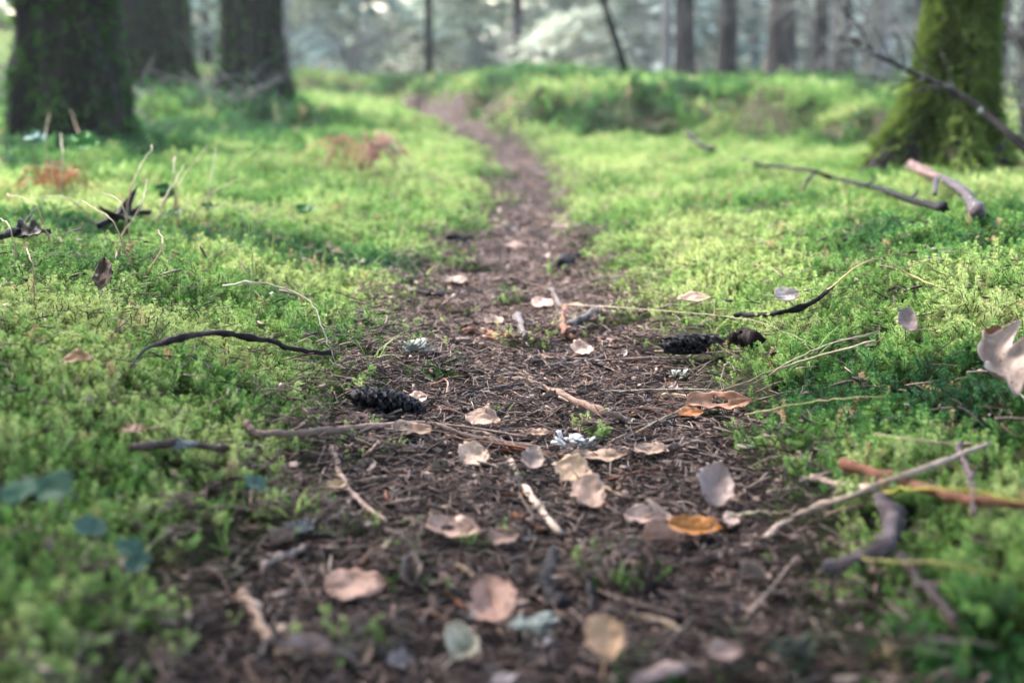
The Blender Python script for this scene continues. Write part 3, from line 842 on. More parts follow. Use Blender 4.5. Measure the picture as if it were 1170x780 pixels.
stick('stick', [(0, 276), (24, 266), (58, 270)], 6, (.014, .012, .013), 'dark stick over the bark piece at the left edge', 'stick', rough=.4, twigs=[[(24, 266), (34, 254), (40, 246)]], z=.004)
dead_leaf(118, 330, 26, 40, 100, (.09, .06, .045), 'dark brown leaf upright in the left moss', 'ovate', tilt=45, lift=.008)
dead_leaf(88, 412, 40, 16, 0, (.32, .20, .10), 'orange brown leaf half hidden in the left moss', 'ovate', lift=-.004)
dead_leaf(150, 490, 34, 14, 0, (.18, .09, .04), 'rusty leaf low in the moss above the sunk stick', 'ovate', lift=-.004)

# small leaf scraps over the path
n0 = 0
for k in range(700):
    x = rng.uniform(-.42, .58); y = rng.uniform(.72, 4.4)
    if path_out(x, y) > .0: continue
    W = rng.uniform(.006, .020)
    mb = leaf_mesh(5000 + k, W, W * rng.uniform(.5, 1.0), rng.uniform(0, 6.28), rng.uniform(.3, 1.2), random.choice(['ovate', 'round', 'oak']))
    o = mb.build('leaf_scrap', M['leaf']); c = random.choice([LP, LT, LL, (.30, .21, .17), (.22, .15, .12), (.34, .30, .27), (.32, .17, .09)])
    kk = random.uniform(.35, .95); o.color = (*[v * kk for v in c], 1)
    o.location = G(x, y, .006); o.rotation_euler = (rng.normal(.2, .3), rng.normal(0, .3), 0)
    tag(o, 'small curled scrap of dead leaf on the path', 'leaf scrap', 'leaf scraps scattered over the path')
    n0 += 1
    if n0 >= 170: break

# ------------------------------------------------------------------ cones
def cone(px, py, w, h, yaw, pitch, color, label, dark_tip=False, seed=1):
    r = random.Random(seed)
    p = P(px, py + h * .35); mp = m_per_px(p); L = w * mp; Rm = h * mp * .5
    t = empty('fir_cone', p + Vector((0, 0, Rm * .75)), label, 'cone')
    t.rotation_euler = (0, R(pitch), R(yaw))
    def prof(s): return Rm * (0.35 + .65 * math.sin(PI * min(1, (s * .86 + .13)) ** .75) ** .7) * (1 if s < .93 else .8)
    mb = MB(); n = 24
    add_tube(mb, [Vector((L * (i / n - .5), 0, 0)) for i in range(n + 1)], [prof(i / n) * .72 for i in range(n + 1)], 14)
    c = mb.build('core', M['cone'], t); c.color = (*[v * .5 for v in color], 1)
    mb = MB(); ns = 92
    for k in range(ns):
        s = (k + .5) / ns; x0 = L * (s - .5) - L * .03; a = k * 2.39996
        rr = prof(s); o = Vector((0, math.cos(a), math.sin(a))); tg = Vector((0, -math.sin(a), math.cos(a)))
        sl = L * .19 * r.uniform(.94, 1.06); sw = rr * .60 * r.uniform(.94, 1.06)
        V = []; gi = 5
        for i in range(gi):
            q = i / (gi - 1)
            for j in range(5):
                v = j / 2 - 1
                wd = sw * math.sqrt(max(.05, 1 - ((q - .5) / .62) ** 2))
                lift = rr * (.86 + .13 * q) - .17 * rr * v * v
                V.append(Vector((x0 + sl * (q - .30 * v * v * q), 0, 0)) + o * lift + tg * wd * v)
        V2 = [v - o * (.07 * Rm) for v in V]
        F = []
        for i in range(gi - 1):
            for j in range(4):
                a0 = i * 5 + j
                F.append((a0, a0 + 5, a0 + 6, a0 + 1)); F.append((25 + a0, 25 + a0 + 1, 25 + a0 + 6, 25 + a0 + 5))
        for j in range(4): F.append((20 + j, 45 + j, 46 + j, 21 + j))
        for i in range(4):
            F.append((i * 5, 25 + i * 5, 30 + i * 5, 5 + i * 5)); F.append((i * 5 + 4, i * 5 + 9, 34 + i * 5, 29 + i * 5))
        mb.add(V, F)
    c = mb.build('scales', M['cone'], t); c.color = (*color, 1)
    mb = MB(); add_tube(mb, [Vector((-L * .5, 0, 0)), Vector((-L * .54, 0, .001)), Vector((-L * .57, .001, .002))], [Rm * .22, Rm * .17, Rm * .14], 8, .3)
    c = mb.build('stalk', M['stick'], t); c.color = (.05, .042, .04, 1)
    return t
cone(440, 459, 74, 31, -8, 7, (.050, .048, .056), 'charcoal cone lying at the left moss edge', seed=3)
cone(800, 393, 84, 25, 4, -2, (.046, .042, .045), 'dark cone half in moss right of the path', seed=4)
stick('bark_chunk', [(842, 389), (852, 389), (864, 391)], 22, (.014, .009, .008), 'dark brown rotten chunk at the end of the right cone', 'bark', rough=.3, knots=0)
stick('bark_chunk', [(640, 303), (655, 298), (668, 293)], 12, (.014, .012, .014), 'dark chunk of bark with pale top on the path further on', 'bark', rough=.4)
stick('bark_chunk', [(512, 272), (525, 273), (538, 274)], 7, (.012, .010, .010), 'dark chunk at left of the path far on', 'bark', rough=.4)
stick('bark_chunk', [(425, 480), (450, 481), (480, 479)], 9, (.016, .013, .013), 'flat dark bark strip just below the left cone', 'bark', rough=.4)

# ------------------------------------------------------------------ lichens
def lichen(px, py, w, h, color, label, seed, n=34):
    r = random.Random(seed); p = P(px, py + h * .4); mp = m_per_px(p); W = w * mp; H = h * mp
    mb = MB()
    for k in range(n):
        a = r.uniform(0, 2 * PI); b = Vector((r.uniform(-.32, .32) * W, r.uniform(-.25, .25) * W, 0))
        d = Vector((math.cos(a) * .8, math.sin(a) * .8, r.uniform(.2, 1.1))).normalized(); l = r.uniform(.5, 1) * H * .8
        pts_ = [b, b + d * l * .5 + Vector((0, 0, l * .1)), b + d * l]
        s = d.cross(Vector((0, 0, 1))).normalized(); wd = l * r.uniform(.12, .3)
        V = []; F = []
        for i, q in enumerate(spline(pts_, 5)):
            ww = wd * (.4 + .9 * i / 4) * r.uniform(.6, 1.3)
            V += [q - s * ww, q + Vector((0, 0, .2 * ww)), q + s * ww]
        for i in range(4):
            F += [(3 * i, 3 * i + 1, 3 * i + 4, 3 * i + 3), (3 * i + 1, 3 * i + 2, 3 * i + 5, 3 * i + 4)]
        mb.add(*thick(V, F, .0004))
    o = mb.build('lichen', M['lichen'], loc=p); o.color = (*[c * .62 for c in color], 1)
    return tag(o, label, 'lichen')
lichen(656, 502, 46, 24, (.74, .73, .74), 'frilly white lichen clump in the middle of the path', 1, 46)
lichen(474, 393, 34, 22, (.42, .43, .40), 'curled grey lichen at the left edge of the path', 2)
lichen(776, 424, 26, 12, (.58, .60, .52), 'pale lichen scrap below the right cone', 3)
lichen(343, 597, 24, 24, (.56, .55, .56), 'pale lichen on the moss edge at lower left', 4)
lichen(210, 505, 30, 16, (.40, .42, .47), 'blue grey lichen on the sunk brown stick', 5)
lichen(610, 712, 50, 30, (.50, .52, .45), 'greenish white lichen right of the blurred pink leaf', 6)
lichen(622, 733, 18, 16, (.62, .60, .64), 'tiny white lichen just below the greenish lichen', 7, 16)
lichen(905, 735, 50, 30, (.10, .11, .085), 'dull grey green lichen blurred at lower right', 8)
lichen(765, 480, 22, 10, (.56, .52, .52), 'pale lichen crumb above the narrow pale leaf', 9, 16)
lichen(450, 742, 40, 24, (.07, .08, .08), 'dull blue grey lichen left of the whitish bottom leaf', 10)

# ------------------------------------------------------------------ green seedlings and bracken
def seedling(base, leaves, color, label, size, name='seedling'):
    t = empty(name, base, label, 'plant')
    mb = MB(); top = sum((l for l in leaves), Vector()) / len(leaves)
    for l in leaves:
        add_tube(mb, spline([base - Vector((0, 0, .02)), base.lerp(l, .55) + Vector((0, 0, .006)), l], 7), .0007, 5)
    shift(mb, base); c = mb.build('stem', M['straw'], t); c.color = (.16, .17, .06, 1)
    for i, l in enumerate(leaves):
        m2 = leaf_mesh(int(900 + i * 31 + base.x * 1000), size, size * .8, random.uniform(0, 6.28), .5, 'ovate')
        lf = m2.build('leaf_blade', M['green'], t, loc=l - base); lf.color = (*color, 1)
        lf.rotation_euler = (R(random.uniform(20, 50)), R(random.uniform(-20, 20)), 0)
BLG = (.10, .185, .125)
b = P(40, 640); seedling(b, [at(24, 562, b.y - .02), at(62, 556, b.y)], BLG, 'blue green round leaved seedling at the left edge', .024)
b = P(118, 655); seedling(b, [at(104, 604, b.y)], (.10,.17,.14), 'single pale blue green leaf in the lower left moss', .020)
b = P(160, 680); seedling(b, [at(147, 626, b.y), at(158, 645, b.y - .01)], (.085,.15,.115), 'blue green seedling lowest and rightmost of the three at left', .018)
b = P(294, 572); seedling(b, [at(291, 551, b.y)], (.12,.19,.165), 'tiny pale green leaf at the moss edge left of path', .015)
b = P(98, 215); seedling(b, [at(88, 163, b.y), at(95, 158, b.y), at(103, 162, b.y), at(97, 166, b.y - .03)], (.05,.15,.035), 'bright green seedling in front of the largest trunk', .040)
b = P(40, 200); seedling(b, [at(38, 157, b.y), at(46, 160, b.y)], (.08,.17,.14), 'pale leaved seedling left of the bright green one', .036)
b = P(187, 245); seedling(b, [at(187, 216, b.y), at(192, 222, b.y)], (.04,.11,.03), 'small dark green seedling among the dry stems', .026)
b = P(236, 246); seedling(b, [at(237, 236, b.y)], (.03,.10,.025), 'round green leaf right of the dry stems', .022)
b = P(193, 256); seedling(b, [at(193, 247, b.y), at(200, 244, b.y)], (.035,.11,.03), 'low green seedling beside the curled bark piece', .024)
b = P(350, 246); seedling(b, [at(347, 238, b.y), at(354, 240, b.y)], (.045,.13,.035), 'green seedling out on the bright left moss', .026)

def bracken(base, W, H, n, color, label, seed):
    r = random.Random(seed); t = empty('bracken', base, label, 'fern')
    for k in range(n):
        mb = MB(); a = r.uniform(0, 2 * PI); reach = W * r.uniform(.18, .62)
        o = Vector((math.cos(a), math.sin(a) * .7, 0))
        root = o * W * .12 * r.random()
        sp = spline([root, root + o * reach * .5 + Vector((0, 0, H * r.uniform(.6, 1.0))), root + o * reach + Vector((0, 0, H * r.uniform(.05, .6)))], 14)
        add_tube(mb, sp, .0016, 4)
        for i in range(3, 14):
            d = (sp[i] - sp[i - 1]).normalized(); s = d.cross(Vector((0, 0, 1))).normalized()
            l = (reach * .30 * (1 - i / 15) + .008) * r.uniform(.5, 1.1)
            for sg in (-1, 1):
                tip = sp[i] + (s * sg + d * .4) * l + Vector((r.uniform(-.01, .01), 0, r.uniform(-.5, .3) * l))
                w = (d * .085 * l)
                mb.add([sp[i] - w * .5, sp[i].lerp(tip, .5) - w, tip, sp[i].lerp(tip, .5) + w + Vector((0, 0, r.uniform(-.2, .2) * l))], [(0, 1, 2, 3)])
        f = mb.build('frond', M['fern'], t); f.color = (*[c * r.uniform(.7, 1.2) for c in color], 1)
b = base_at(405, 192); bracken(b, 125 * m_per_px(b), 52 * m_per_px(b), 20, (.33, .18, .13), 'reddish brown dead fern clump beside the left of the path', 4)
b = base_at(64, 220); bracken(b, 80 * m_per_px(b), 46 * m_per_px(b), 14, (.26, .12, .065), 'orange brown dead fern in front of the largest trunk', 5)
b = base_at(110, 214); bracken(b, 40 * m_per_px(b), 14 * m_per_px(b), 6, (.20, .11, .06), 'low tan dead fern by the bright green seedling', 6)

# ------------------------------------------------------------------ trees
def trunk_surface(H, r0, r1, lean, flare, fh, seed, ridge, nth, nz, bulge=None, lobes=5):
    r = random.Random(seed); ph = r.random() * 6.28
    zs = np.concatenate([np.linspace(-.15, 1.3, int(nz * .75)), np.linspace(1.3, H, int(nz * .25) + 2)[1:]])
    th = np.linspace(0, 2 * PI, nth, endpoint=False)
    Z, T = np.meshgrid(zs, th, indexing='ij')
    base = r0 + (r1 - r0) * np.clip(Z / H, 0, 1)
    fl = flare * np.exp(-np.clip(Z, 0, None) / fh) * (1 + .55 * np.cos(lobes * T + ph) + .25 * np.cos(3 * T + ph * 2))
    nn = fbm(np.cos(T) * 3 * nth / 40 + 50 + seed, np.sin(T) * 3 * nth / 40 + 50 + Z * 1.2, seed, 3) - .5
    n2 = np.abs(vnoise(T / (2 * PI) * nth * .22, Z * 5 + seed, seed + 5) - .5)
    rad = base + fl + ridge * (nn * 1.6 - n2)
    if bulge is not None: rad = rad + bulge(Z, T)
    cx = lean[0] * Z + .02 * np.sin(Z * 1.1 + ph); cy = lean[1] * Z
    return Z, T, cx + rad * np.cos(T), cy + rad * np.sin(T)

def add_trunk(mb, S):
    Z, T, X, Y = S; nz, nth = Z.shape
    V = np.stack([X.ravel(), Y.ravel(), Z.ravel()], 1)
    F = [(i * nth + j, i * nth + (j + 1) % nth, (i + 1) * nth + (j + 1) % nth, (i + 1) * nth + j) for i in range(nz - 1) for j in range(nth)]
    mb.add(V, F)

def add_moss_coat(mb, S, n, zmax, prob, size, seed):
    r = np.random.default_rng(seed); Z, T, X, Y = S; nz, nth = Z.shape
    ok = np.where(Z[:, 0] < zmax)[0]; k = 0
    V = []; F = []
    while k < n:
        i = int(r.integers(1, ok[-1])); j = int(r.integers(0, nth))
        z = Z[i, j] + r.uniform(-.03, .03); th = T[i, j]
        if r.random() > prob(z, th): k += .25; continue
        k += 1
        f = r.random(); j2 = (j + 1) % nth
        p = Vector((X[i, j] * f + X[i, j2] * (1 - f), Y[i, j] * f + Y[i, j2] * (1 - f), z))
        o = Vector((math.cos(th), math.sin(th), 0)); tg = Vector((-o.y, o.x, 0))
        for b in range(3):
            d = (o * r.uniform(.4, 1) + tg * r.uniform(-.8, .8) + Vector((0, 0, r.uniform(-.9, .5)))).normalized()
            l = size * r.uniform(.5, 1.3); s = d.cross(Vector((r.uniform(-1, 1), r.uniform(-1, 1), 1))).normalized() * l * .17
            q = len(V); m_ = p + d * l * .5
            V += [p - o * .004, m_ - s, p + d * l - Vector((0, 0, l * .25)), m_ + s]; F.append((q, q + 1, q + 2, q + 3))
    mb.add(V, F)

def bough(mb, p, d, L, r, dens=9, card=.09):
    """drooping conifer bough: side shoots with flat needle sprays"""
    sp = spline([p, p + d * L * .5 + Vector((0, 0, .04 * L)), p + d * L - Vector((0, 0, .18 * L))], dens + 2)
    add_tube(mb, sp[::2] + [sp[-1]], .006, 3, mi=1, caps=False, rnd=r)
    s = d.cross(Vector((0, 0, 1))).normalized()
    for i in range(2, dens + 2):
        f = i / (dens + 1)
        for sg in (-1, 1):
            l = L * .42 * (1 - f * .75) * r.uniform(.7, 1.2)
            e = (s * sg + d * .55 + Vector((0, 0, r.uniform(-.35, .1)))).normalized()
            q = sp[i]; nseg = 3
            for k in range(nseg):
                a = q + e * l * k / nseg; b = q + e * l * (k + 1.15) / nseg - Vector((0, 0, .04 * l))
                w = Vector((0, 0, 1)).cross(e).normalized() * card * .5 * r.uniform(.7, 1.2) + Vector((0, 0, r.uniform(-.3, .3) * card))
                m_ = a.lerp(b, .5)
                mb.add([a, m_ - w, b, m_ + w], [(0, 1, 2, 3)], 0)

def crown_mesh(seed, z0, z1, rad, n):
    r = random.Random(seed); mb = MB()
    for k in range(n):
        f = k / n; z = z0 + (z1 - z0) * f; a = k * 2.4 + r.uniform(-.4, .4)
        L = rad * (1 - .8 * f) * r.uniform(.75, 1.15)
        bough(mb, Vector((0, 0, z)), Vector((math.cos(a), math.sin(a), r.uniform(-.25, .1))).normalized(), L, r, 7, .16)
    return mb.mesh('crown', [M['needles'], M['bark_dark']], False)
crowns = [crown_mesh(1, 4.4, 9.5, 1.2, 26), crown_mesh(2, 4.0, 8.8, 1.1, 24), crown_mesh(3, 4.6, 10.5, 1.3, 28)]

low_crown = crown_mesh(9, 1.7, 9.5, 1.9, 70)

young_crown = crown_mesh(12, 1.05, 5.8, 1.75, 80)

def dead_branches(t, n, z0, z1, r0, seed, lo=.4, hi=1.1, mt='twiggrey', dirs=None, thick=.007):
    r = random.Random(seed)
    for k in range(n):
        mb = MB(); z = r.uniform(z0, z1); a = r.uniform(0, 2 * PI) if dirs is None else r.choice(dirs) + r.uniform(-.4, .4); L = r.uniform(lo, hi)
        d = Vector((math.cos(a), math.sin(a), 0)); b = d * r0 * .8 + Vector((0, 0, z))
        sp = spline([b, b + d * L * .45 + Vector((0, 0, r.uniform(-.05, .14) * L)), b + d * L + Vector((r.uniform(-.1, .1), r.uniform(-.1, .1), r.uniform(-.3, .1) * L))], 10)
        add_tube(mb, sp, [thick * (1 - .07 * i) for i in range(10)], 5, .2, 1, rnd=r)
        for q in range(r.randint(4, 8)):
            i = r.randint(2, 8); e = (d * r.uniform(.2, 1) + d.cross(Vector((0, 0, 1))) * r.uniform(-1, 1) + Vector((0, 0, r.uniform(-.6, .3)))).normalized()
            l = L * r.uniform(.12, .35)
            add_tube(mb, [sp[i], sp[i] + e * l * .5, sp[i] + e * l + Vector((0, 0, -.1 * l))], [thick * .5, thick * .4, thick * .25], 4, .1, rnd=r)
        mb.build('dead_branch', M[mt], t)

def tree(base, H, r0, r1, label, bark, seed, lean=(0, 0), flare=.05, fh=.15, ridge=.012, nth=40, nz=48, moss=None, crown=0, deads=0, name='conifer_tree', group=None, cat='tree', bulge=None, dz=(.2, 2.2), dl=(.4, 1.1), dirs=None, lobes=5):
    t = empty(name, base, label, cat, group)
    S = trunk_surface(H, r0, r1, lean, flare, fh, seed, ridge, nth, nz, bulge, lobes)
    mb = MB(); add_trunk(mb, S); mb.build('trunk', M[bark], t)
    if moss:
        mm = MB(); add_moss_coat(mm, S, moss[0], moss[1], moss[2], moss[3], seed); mm.build('moss_coat', M[moss[4]], t, smooth=False)
    if crown is not None:
        c = bpy.data.objects.new('crown', crowns[crown]); COL.objects.link(c); c.parent = t
        c.location = (lean[0] * H * .6, lean[1] * H * .6, 0); c.scale = (1, 1, H / 10)
        c.rotation_euler = (0, 0, seed * 1.7)
    if deads: dead_branches(t, deads, dz[0], dz[1], r0, seed + 50, dl[0], dl[1], dirs=dirs)
    return t

# three big trunks at the left
b = base_at(80, 170); mp = m_per_px(b)
tree(b, 11, 56 * mp, .14, 'largest dark rough trunk at far left with moss on its front', 'bark_dark', 3, flare=.05, fh=.25, ridge=.05, nth=72, nz=80, lean=(-.012, 0), crown=0,
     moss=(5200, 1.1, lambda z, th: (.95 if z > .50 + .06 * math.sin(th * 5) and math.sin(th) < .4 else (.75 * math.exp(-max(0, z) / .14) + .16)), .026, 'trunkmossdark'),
     bulge=lambda Z, T: .018 * np.exp(-((Z - .62) / .10) ** 2) * (np.sin(T) < .3), name='old_tree')
b = G(-1.73, 6.95); 
tree(b, 11, .215, .12, 'dark trunk standing behind and right of the largest trunk', 'bark_dark', 5, flare=.07, fh=.25, ridge=.05, nth=64, nz=70, crown=2, lean=(-.01, 0),
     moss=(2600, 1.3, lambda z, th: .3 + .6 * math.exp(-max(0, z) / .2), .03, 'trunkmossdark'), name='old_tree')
b = base_at(288, 122); mp = m_per_px(b)
tree(b, 10, 33 * mp, .11, 'dark furrowed trunk right of the other two with a spreading root', 'bark_dark', 8, flare=.075, fh=.14, ridge=.04, nth=64, nz=70, crown=1, lean=(-.01, 0),
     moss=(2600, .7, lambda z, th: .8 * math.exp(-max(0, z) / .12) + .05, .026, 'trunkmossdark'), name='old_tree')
# mossy trunk at the right
b = base_at(1064, 192); mp = m_per_px(b)
tree(b, 9, 33 * mp, .06, 'leaning trunk coated in bright green moss at the right', 'bark_grey', 13, flare=50 * mp, fh=.13, ridge=.012, nth=56, nz=80, crown=None, lean=(.10, .02),
     moss=(11000, .95, lambda z, th: (1.0 if z < .5 + .12 * math.sin(3 * th) else .45) * (.25 + 1.1 * float(vnoise(th * 2.2 + 9, z * 9, 5)) ** 1.2), .03, 'trunkmoss'), name='mossy_tree', deads=3, dz=(.9, 1.8))

BG = [  # px, Y, width px, height, bark, lean, dead branches, label
    (330, 13.5, 15, 9, 'bark_pale', (-.01, 0), 4, 'pale slim trunk just right of the furrowed dark trunk'),
    (241, 15.0, 9, 8, 'bark_dark', (0, 0), 3, 'very thin dark trunk seen between the left dark trunks'),
    (492, 12.3, 10, 8, 'bark_dark', (-.01, 0), 7, 'thin dark trunk with a green side branch above the path end'),
    (592, 15.0, 13, 9, 'bark_grey', (-.02, 0), 7, 'slim grey trunk behind the top of the mound'),
    (722, 8.2, 10, 4, 'bark_dark', (-.34, .0), 3, 'thin dark trunk bending to the left above the mound'),
    (757, 11.5, 11, 9, 'bark_pale', (.0, 0), 3, 'thin pale trunk left of the row of brown trunks'),
    (784, 10.5, 23, 10, 'bark_grey', (-.045, 0), 3, 'brown trunk leaning left at the start of the right row'),
    (829, 10.8, 23, 10, 'bark_grey', (0, 0), 4, 'straight brown trunk second in the right row'),
    (884, 9.8, 33, 11, 'bark_grey', (-.015, 0), 3, 'thickest brown trunk of the right row'),
    (932, 10.3, 16, 9, 'bark_grey', (.0, 0), 5, 'narrow grey trunk right of the thickest brown trunk'),
    (956, 9.5, 19, 9, 'bark_grey', (.01, 0), 4, 'narrow trunk with a pale left side beside the mossy trunk'),
    (997, 11.5, 20, 9, 'bark_pale', (.0, 0), 6, 'pale grey trunk half hidden by twigs left of the mossy trunk'),
    (945, 13.0, 12, 9, 'bark_pale', (.0, 0), 3, 'faint pale trunk between two narrow grey trunks'),
    (8, 14.0, 16, 9, 'bark_grey', (.0, 0), 5, 'grey trunk at the far left edge beyond the bank'),
    (645, 19.0, 10, 9, 'bark_pale', (.01, 0), 6, 'distant pale trunk behind the middle of the mound'),
    (545, 21.0, 12, 9, 'bark_grey', (-.03, 0), 6, 'distant grey trunk right of the thin dark trunk'),
    (410, 18.0, 11, 9, 'bark_grey', (.01, 0), 6, 'distant grey trunk left of the thin dark trunk'),
    (860, 15.5, 11, 9, 'bark_pale', (0, 0), 4, 'distant pale trunk in the gap before the thickest trunk'),
    (1135, 7.6, 17, 8, 'bark_grey', (.01, 0), 14, 'twiggy grey trunk right of the mossy trunk'),
    (1160, 9.5, 22, 9, 'bark_grey', (.0, 0), 12, 'grey trunk at the far right edge behind twigs'),
    (1040, 9.0, 12, 8, 'bark_grey', (.0, 0), 8, 'thin grey trunk just left behind the mossy trunk'),
]
for i, (px, Y, w, H, bk, ln, nd, lab) in enumerate(BG):
    x = (px - 585) / FPX * Y * 1.0
    r0 = w * Y / FPX / 2
    tree(G(x, Y), H, r0, r0 * .5, lab, bk, 20 + i, lean=ln, flare=r0 * .35, fh=.12, ridge=r0 * .22, nth=26, nz=30, crown=i % 3 if i not in (4, 18) else None, deads=int(nd * 1.7), dz=(.25, 1.7), group='slender trunks beyond the bank',
         dl=(.6, 1.8))

SHADE_BEHIND = [(-1.6, -2.2), (1.9, -2.6), (.2, -4.0), (-3.4, -1.0), (3.6, -.6), (-2.8, -4.6), (3.4, -4.8), (-5.2, .8), (4.6, 2.0), (.6, -7.0), (-4.4, 3.0)]  # unseen conifers added to block sky light and darken the foreground
SHADE_YOUNG = [(-1.0, .45, 'close on the left of the foreground moss'), (1.25, .30, 'close on the right of the foreground sticks')]  # added out of view, low dense crowns shade the nearest moss
WORDS = ['nearest behind on the left', 'nearest behind on the right', 'straight behind on the path', 'left of the viewer', 'right of the viewer', 'far behind on the left',
         'far behind on the right', 'far to the left of the path', 'far to the right beyond the moss', 'last one along the path behind', 'left of the largest dark trunk']
for i, ((x, y), wd) in enumerate(zip(SHADE_BEHIND, WORDS)):
    t = tree(G(x, y), 10, .13, .05, 'unseen conifer added to shade the foreground, standing ' + wd, 'bark_grey', 60 + i, flare=.05, ridge=.02, nth=26, nz=30, crown=None)
    c = bpy.data.objects.new('crown', low_crown); COL.objects.link(c); c.parent = t; c.rotation_euler = (0, 0, i)

for i, (x, y, wd) in enumerate(SHADE_YOUNG):
    t = tree(G(x, y), 3.7, .05, .015, 'unseen young conifer added for shade ' + wd, 'bark_grey', 80 + i, flare=.03, ridge=.01, nth=22, nz=24, crown=None)
    c = bpy.data.objects.new('crown', young_crown); COL.objects.link(c); c.parent = t; c.rotation_euler = (0, 0, i * 1.3); c.scale = (1.05, 1.05, .72) if i == 0 else (.62, .62, .65)

# branches reaching into the picture at the right, still held by a standing dead shrub outside
def free_branch(pts3, w0, w1, label, twn, seed, mt='lichen_stick', color=(.020, .018, .017), name='branch'):
    r = random.Random(seed); sp = spline(pts3, 26); o0 = Vector(pts3[-1])
    t = empty(name, o0, label, 'branch')
    mb = MB(); add_tube(mb, sp, [w0 + (w1 - w0) * i / 25 for i in range(26)], 9, .3, 5, rnd=r); shift(mb, o0)
    c = mb.build('stem', M[mt], t); c.color = (*color, 1)
    for k in range(twn):
        i = r.randint(1, 22); d = (sp[i] - sp[i + 1]).normalized(); s = Vector((d.z, r.uniform(-.3, .3), -d.x)) * r.choice([-1, 1])
        e = (d * .7 + s * r.uniform(.3, .9)).normalized(); l = r.uniform(.05, .22)
        m2 = MB(); add_tube(m2, spline([sp[i], sp[i] + e * l * .5 + Vector((0, 0, .01)), sp[i] + e * l], 6), [w0 * .55 * (1 - .12 * q) for q in range(6)], 5, .2, 1, rnd=r); shift(m2, o0)
        c = m2.build('side_twig', M[mt], t); c.color = (*color, 1)
free_branch([at(970, 42, 3.4), at(1000, 62, 3.35), at(1050, 86, 3.3), at(1085, 101, 3.25), at(1120, 125, 3.2), at(1175, 172, 3.1), at(1260, 250, 3.05)], .0045, .0095, 'lichened branch slanting in front of the mossy trunk', 13, 2)
free_branch([at(1095, -30, 4.6), at(1122, 3, 4.5), at(1146, 27, 4.4), at(1185, 62, 4.3), at(1290, 190, 4.2), at(1300, 235, 4.2)], .011, .016, 'lichened branch in the top right corner', 5, 3)
free_branch([at(1108, 100, 4.05), at(1118, 140, 4.0), at(1140, 180, 3.95), at(1180, 215, 3.9)], .006, .010, 'thin branch drooping beside the mossy trunk right side', 4, 5)

def bare_shrub(base, H, n, label, seed, spread=.5):
    r = random.Random(seed); t = empty('bare_shrub', base, label, 'shrub')
    for k in range(n):
        mb = MB(); a = r.uniform(0, 2 * PI); o = Vector((math.cos(a), math.sin(a), 0)); h = H * r.uniform(.5, 1)
        sp = spline([o * .03, o * spread * .35 * r.random() + Vector((0, 0, h * .5)), o * spread * r.uniform(.3, 1) + Vector((0, 0, h))], 9)
        add_tube(mb, sp, [.006 * (1 - .08 * i) for i in range(9)], 5, .2, 1, rnd=r)
        for q in range(9):
            i = r.randint(1, 8); e = Vector((r.uniform(-1, 1), r.uniform(-1, 1), r.uniform(-.5, .6))).normalized(); l = r.uniform(.1, .35)
            add_tube(mb, [sp[i], sp[i] + e * l * .5, sp[i] + e * l - Vector((0, 0, .05 * l))], [.0035, .0028, .0015], 4, rnd=r)
        mb.build('stem', M['twiggrey'], t)
bare_shrub(G(1.80, 5.0), 1.25, 16, 'tangle of bare grey twigs right of the mossy trunk', 3, .5)
bare_shrub(G(2.35, 6.4), 1.4, 16, 'bare grey shrub at the right edge behind the branches', 4, .6)
bare_shrub(G(1.72, 7.0), 1.0, 14, 'bare grey shrub left behind the mossy trunk', 5, .5)
bare_shrub(G(-1.35, 12.5), .7, 14, 'low pale twiggy shrub at the end of the path', 6, .7)
bare_shrub(G(-2.55, 7.4), .35, 12, 'low dead twigs on the hummock between the dark trunks', 7, .5)

bare_shrub(G(-1.20, 6.0), .16, 12, 'low dry twigs in front of the furrowed dark trunk', 8, .35)
bare_shrub(G(-1.62, 5.7), .16, 12, 'low dry twigs between the largest trunk and the hummock', 9, .35)
bare_shrub(G(-.2, 13.5), .8, 12, 'low pale bush behind the middle of the mound', 10, .7)
bare_shrub(G(1.15, 12.5), 1.0, 14, 'pale twiggy bush behind the right row of trunks', 11, .6)
bare_shrub(G(2.2, 10.5), 1.2, 14, 'grey twiggy bush behind the pale grey trunk', 12, .6)

# far-off wood: one mass of conifer boughs and bare twigs
def fb(seed, nm):
    r = random.Random(seed); mb = MB()
    if nm == 'bough': bough(mb, Vector(), Vector((1, 0, -.1)).normalized(), 1.3, r, 8, .10)
    else:
        for k in range(5):
            d = Vector((1, r.uniform(-.6, .6), r.uniform(-.35, .35))).normalized(); L = r.uniform(.6, 1.3)
            sp = spline([Vector(), d * L * .5 + Vector((0, 0, .06)), d * L - Vector((0, 0, .12))], 7)
            add_tube(mb, sp, [.008 * (1 - .1 * i) for i in range(7)], 4, mi=1, rnd=r)
            for q in range(8):
                i = r.randint(1, 6); e = Vector((r.uniform(-.2, 1), r.uniform(-1, 1), r.uniform(-.8, .4))).normalized(); l = r.uniform(.1, .35)
                add_tube(mb, [sp[i], sp[i] + e * l], [.0045, .002], 3, mi=1, caps=False, rnd=r)
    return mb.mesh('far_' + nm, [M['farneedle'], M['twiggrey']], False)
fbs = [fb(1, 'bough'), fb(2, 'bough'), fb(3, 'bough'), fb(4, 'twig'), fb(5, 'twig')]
rng = np.random.default_rng(4)
pts = []; 
nt_ = 112
for k in range(nt_):
    y = 14.5 + 30 * rng.random() ** 1.3; x = rng.uniform(-.62, .62) * y
    H = rng.uniform(3.5, 8); m = int(H * 15)
    z = rng.uniform(.05, 1, m) ** 1.25 * H; a = rng.uniform(0, 6.28, m); g = float(hgt(x, y))
    for zz, aa in zip(z, a): pts.append((x, y, g + zz, aa, rng.uniform(.7, 1.25) * (1.15 - .6 * zz / H), k))
pts = np.array(pts); n = len(pts)
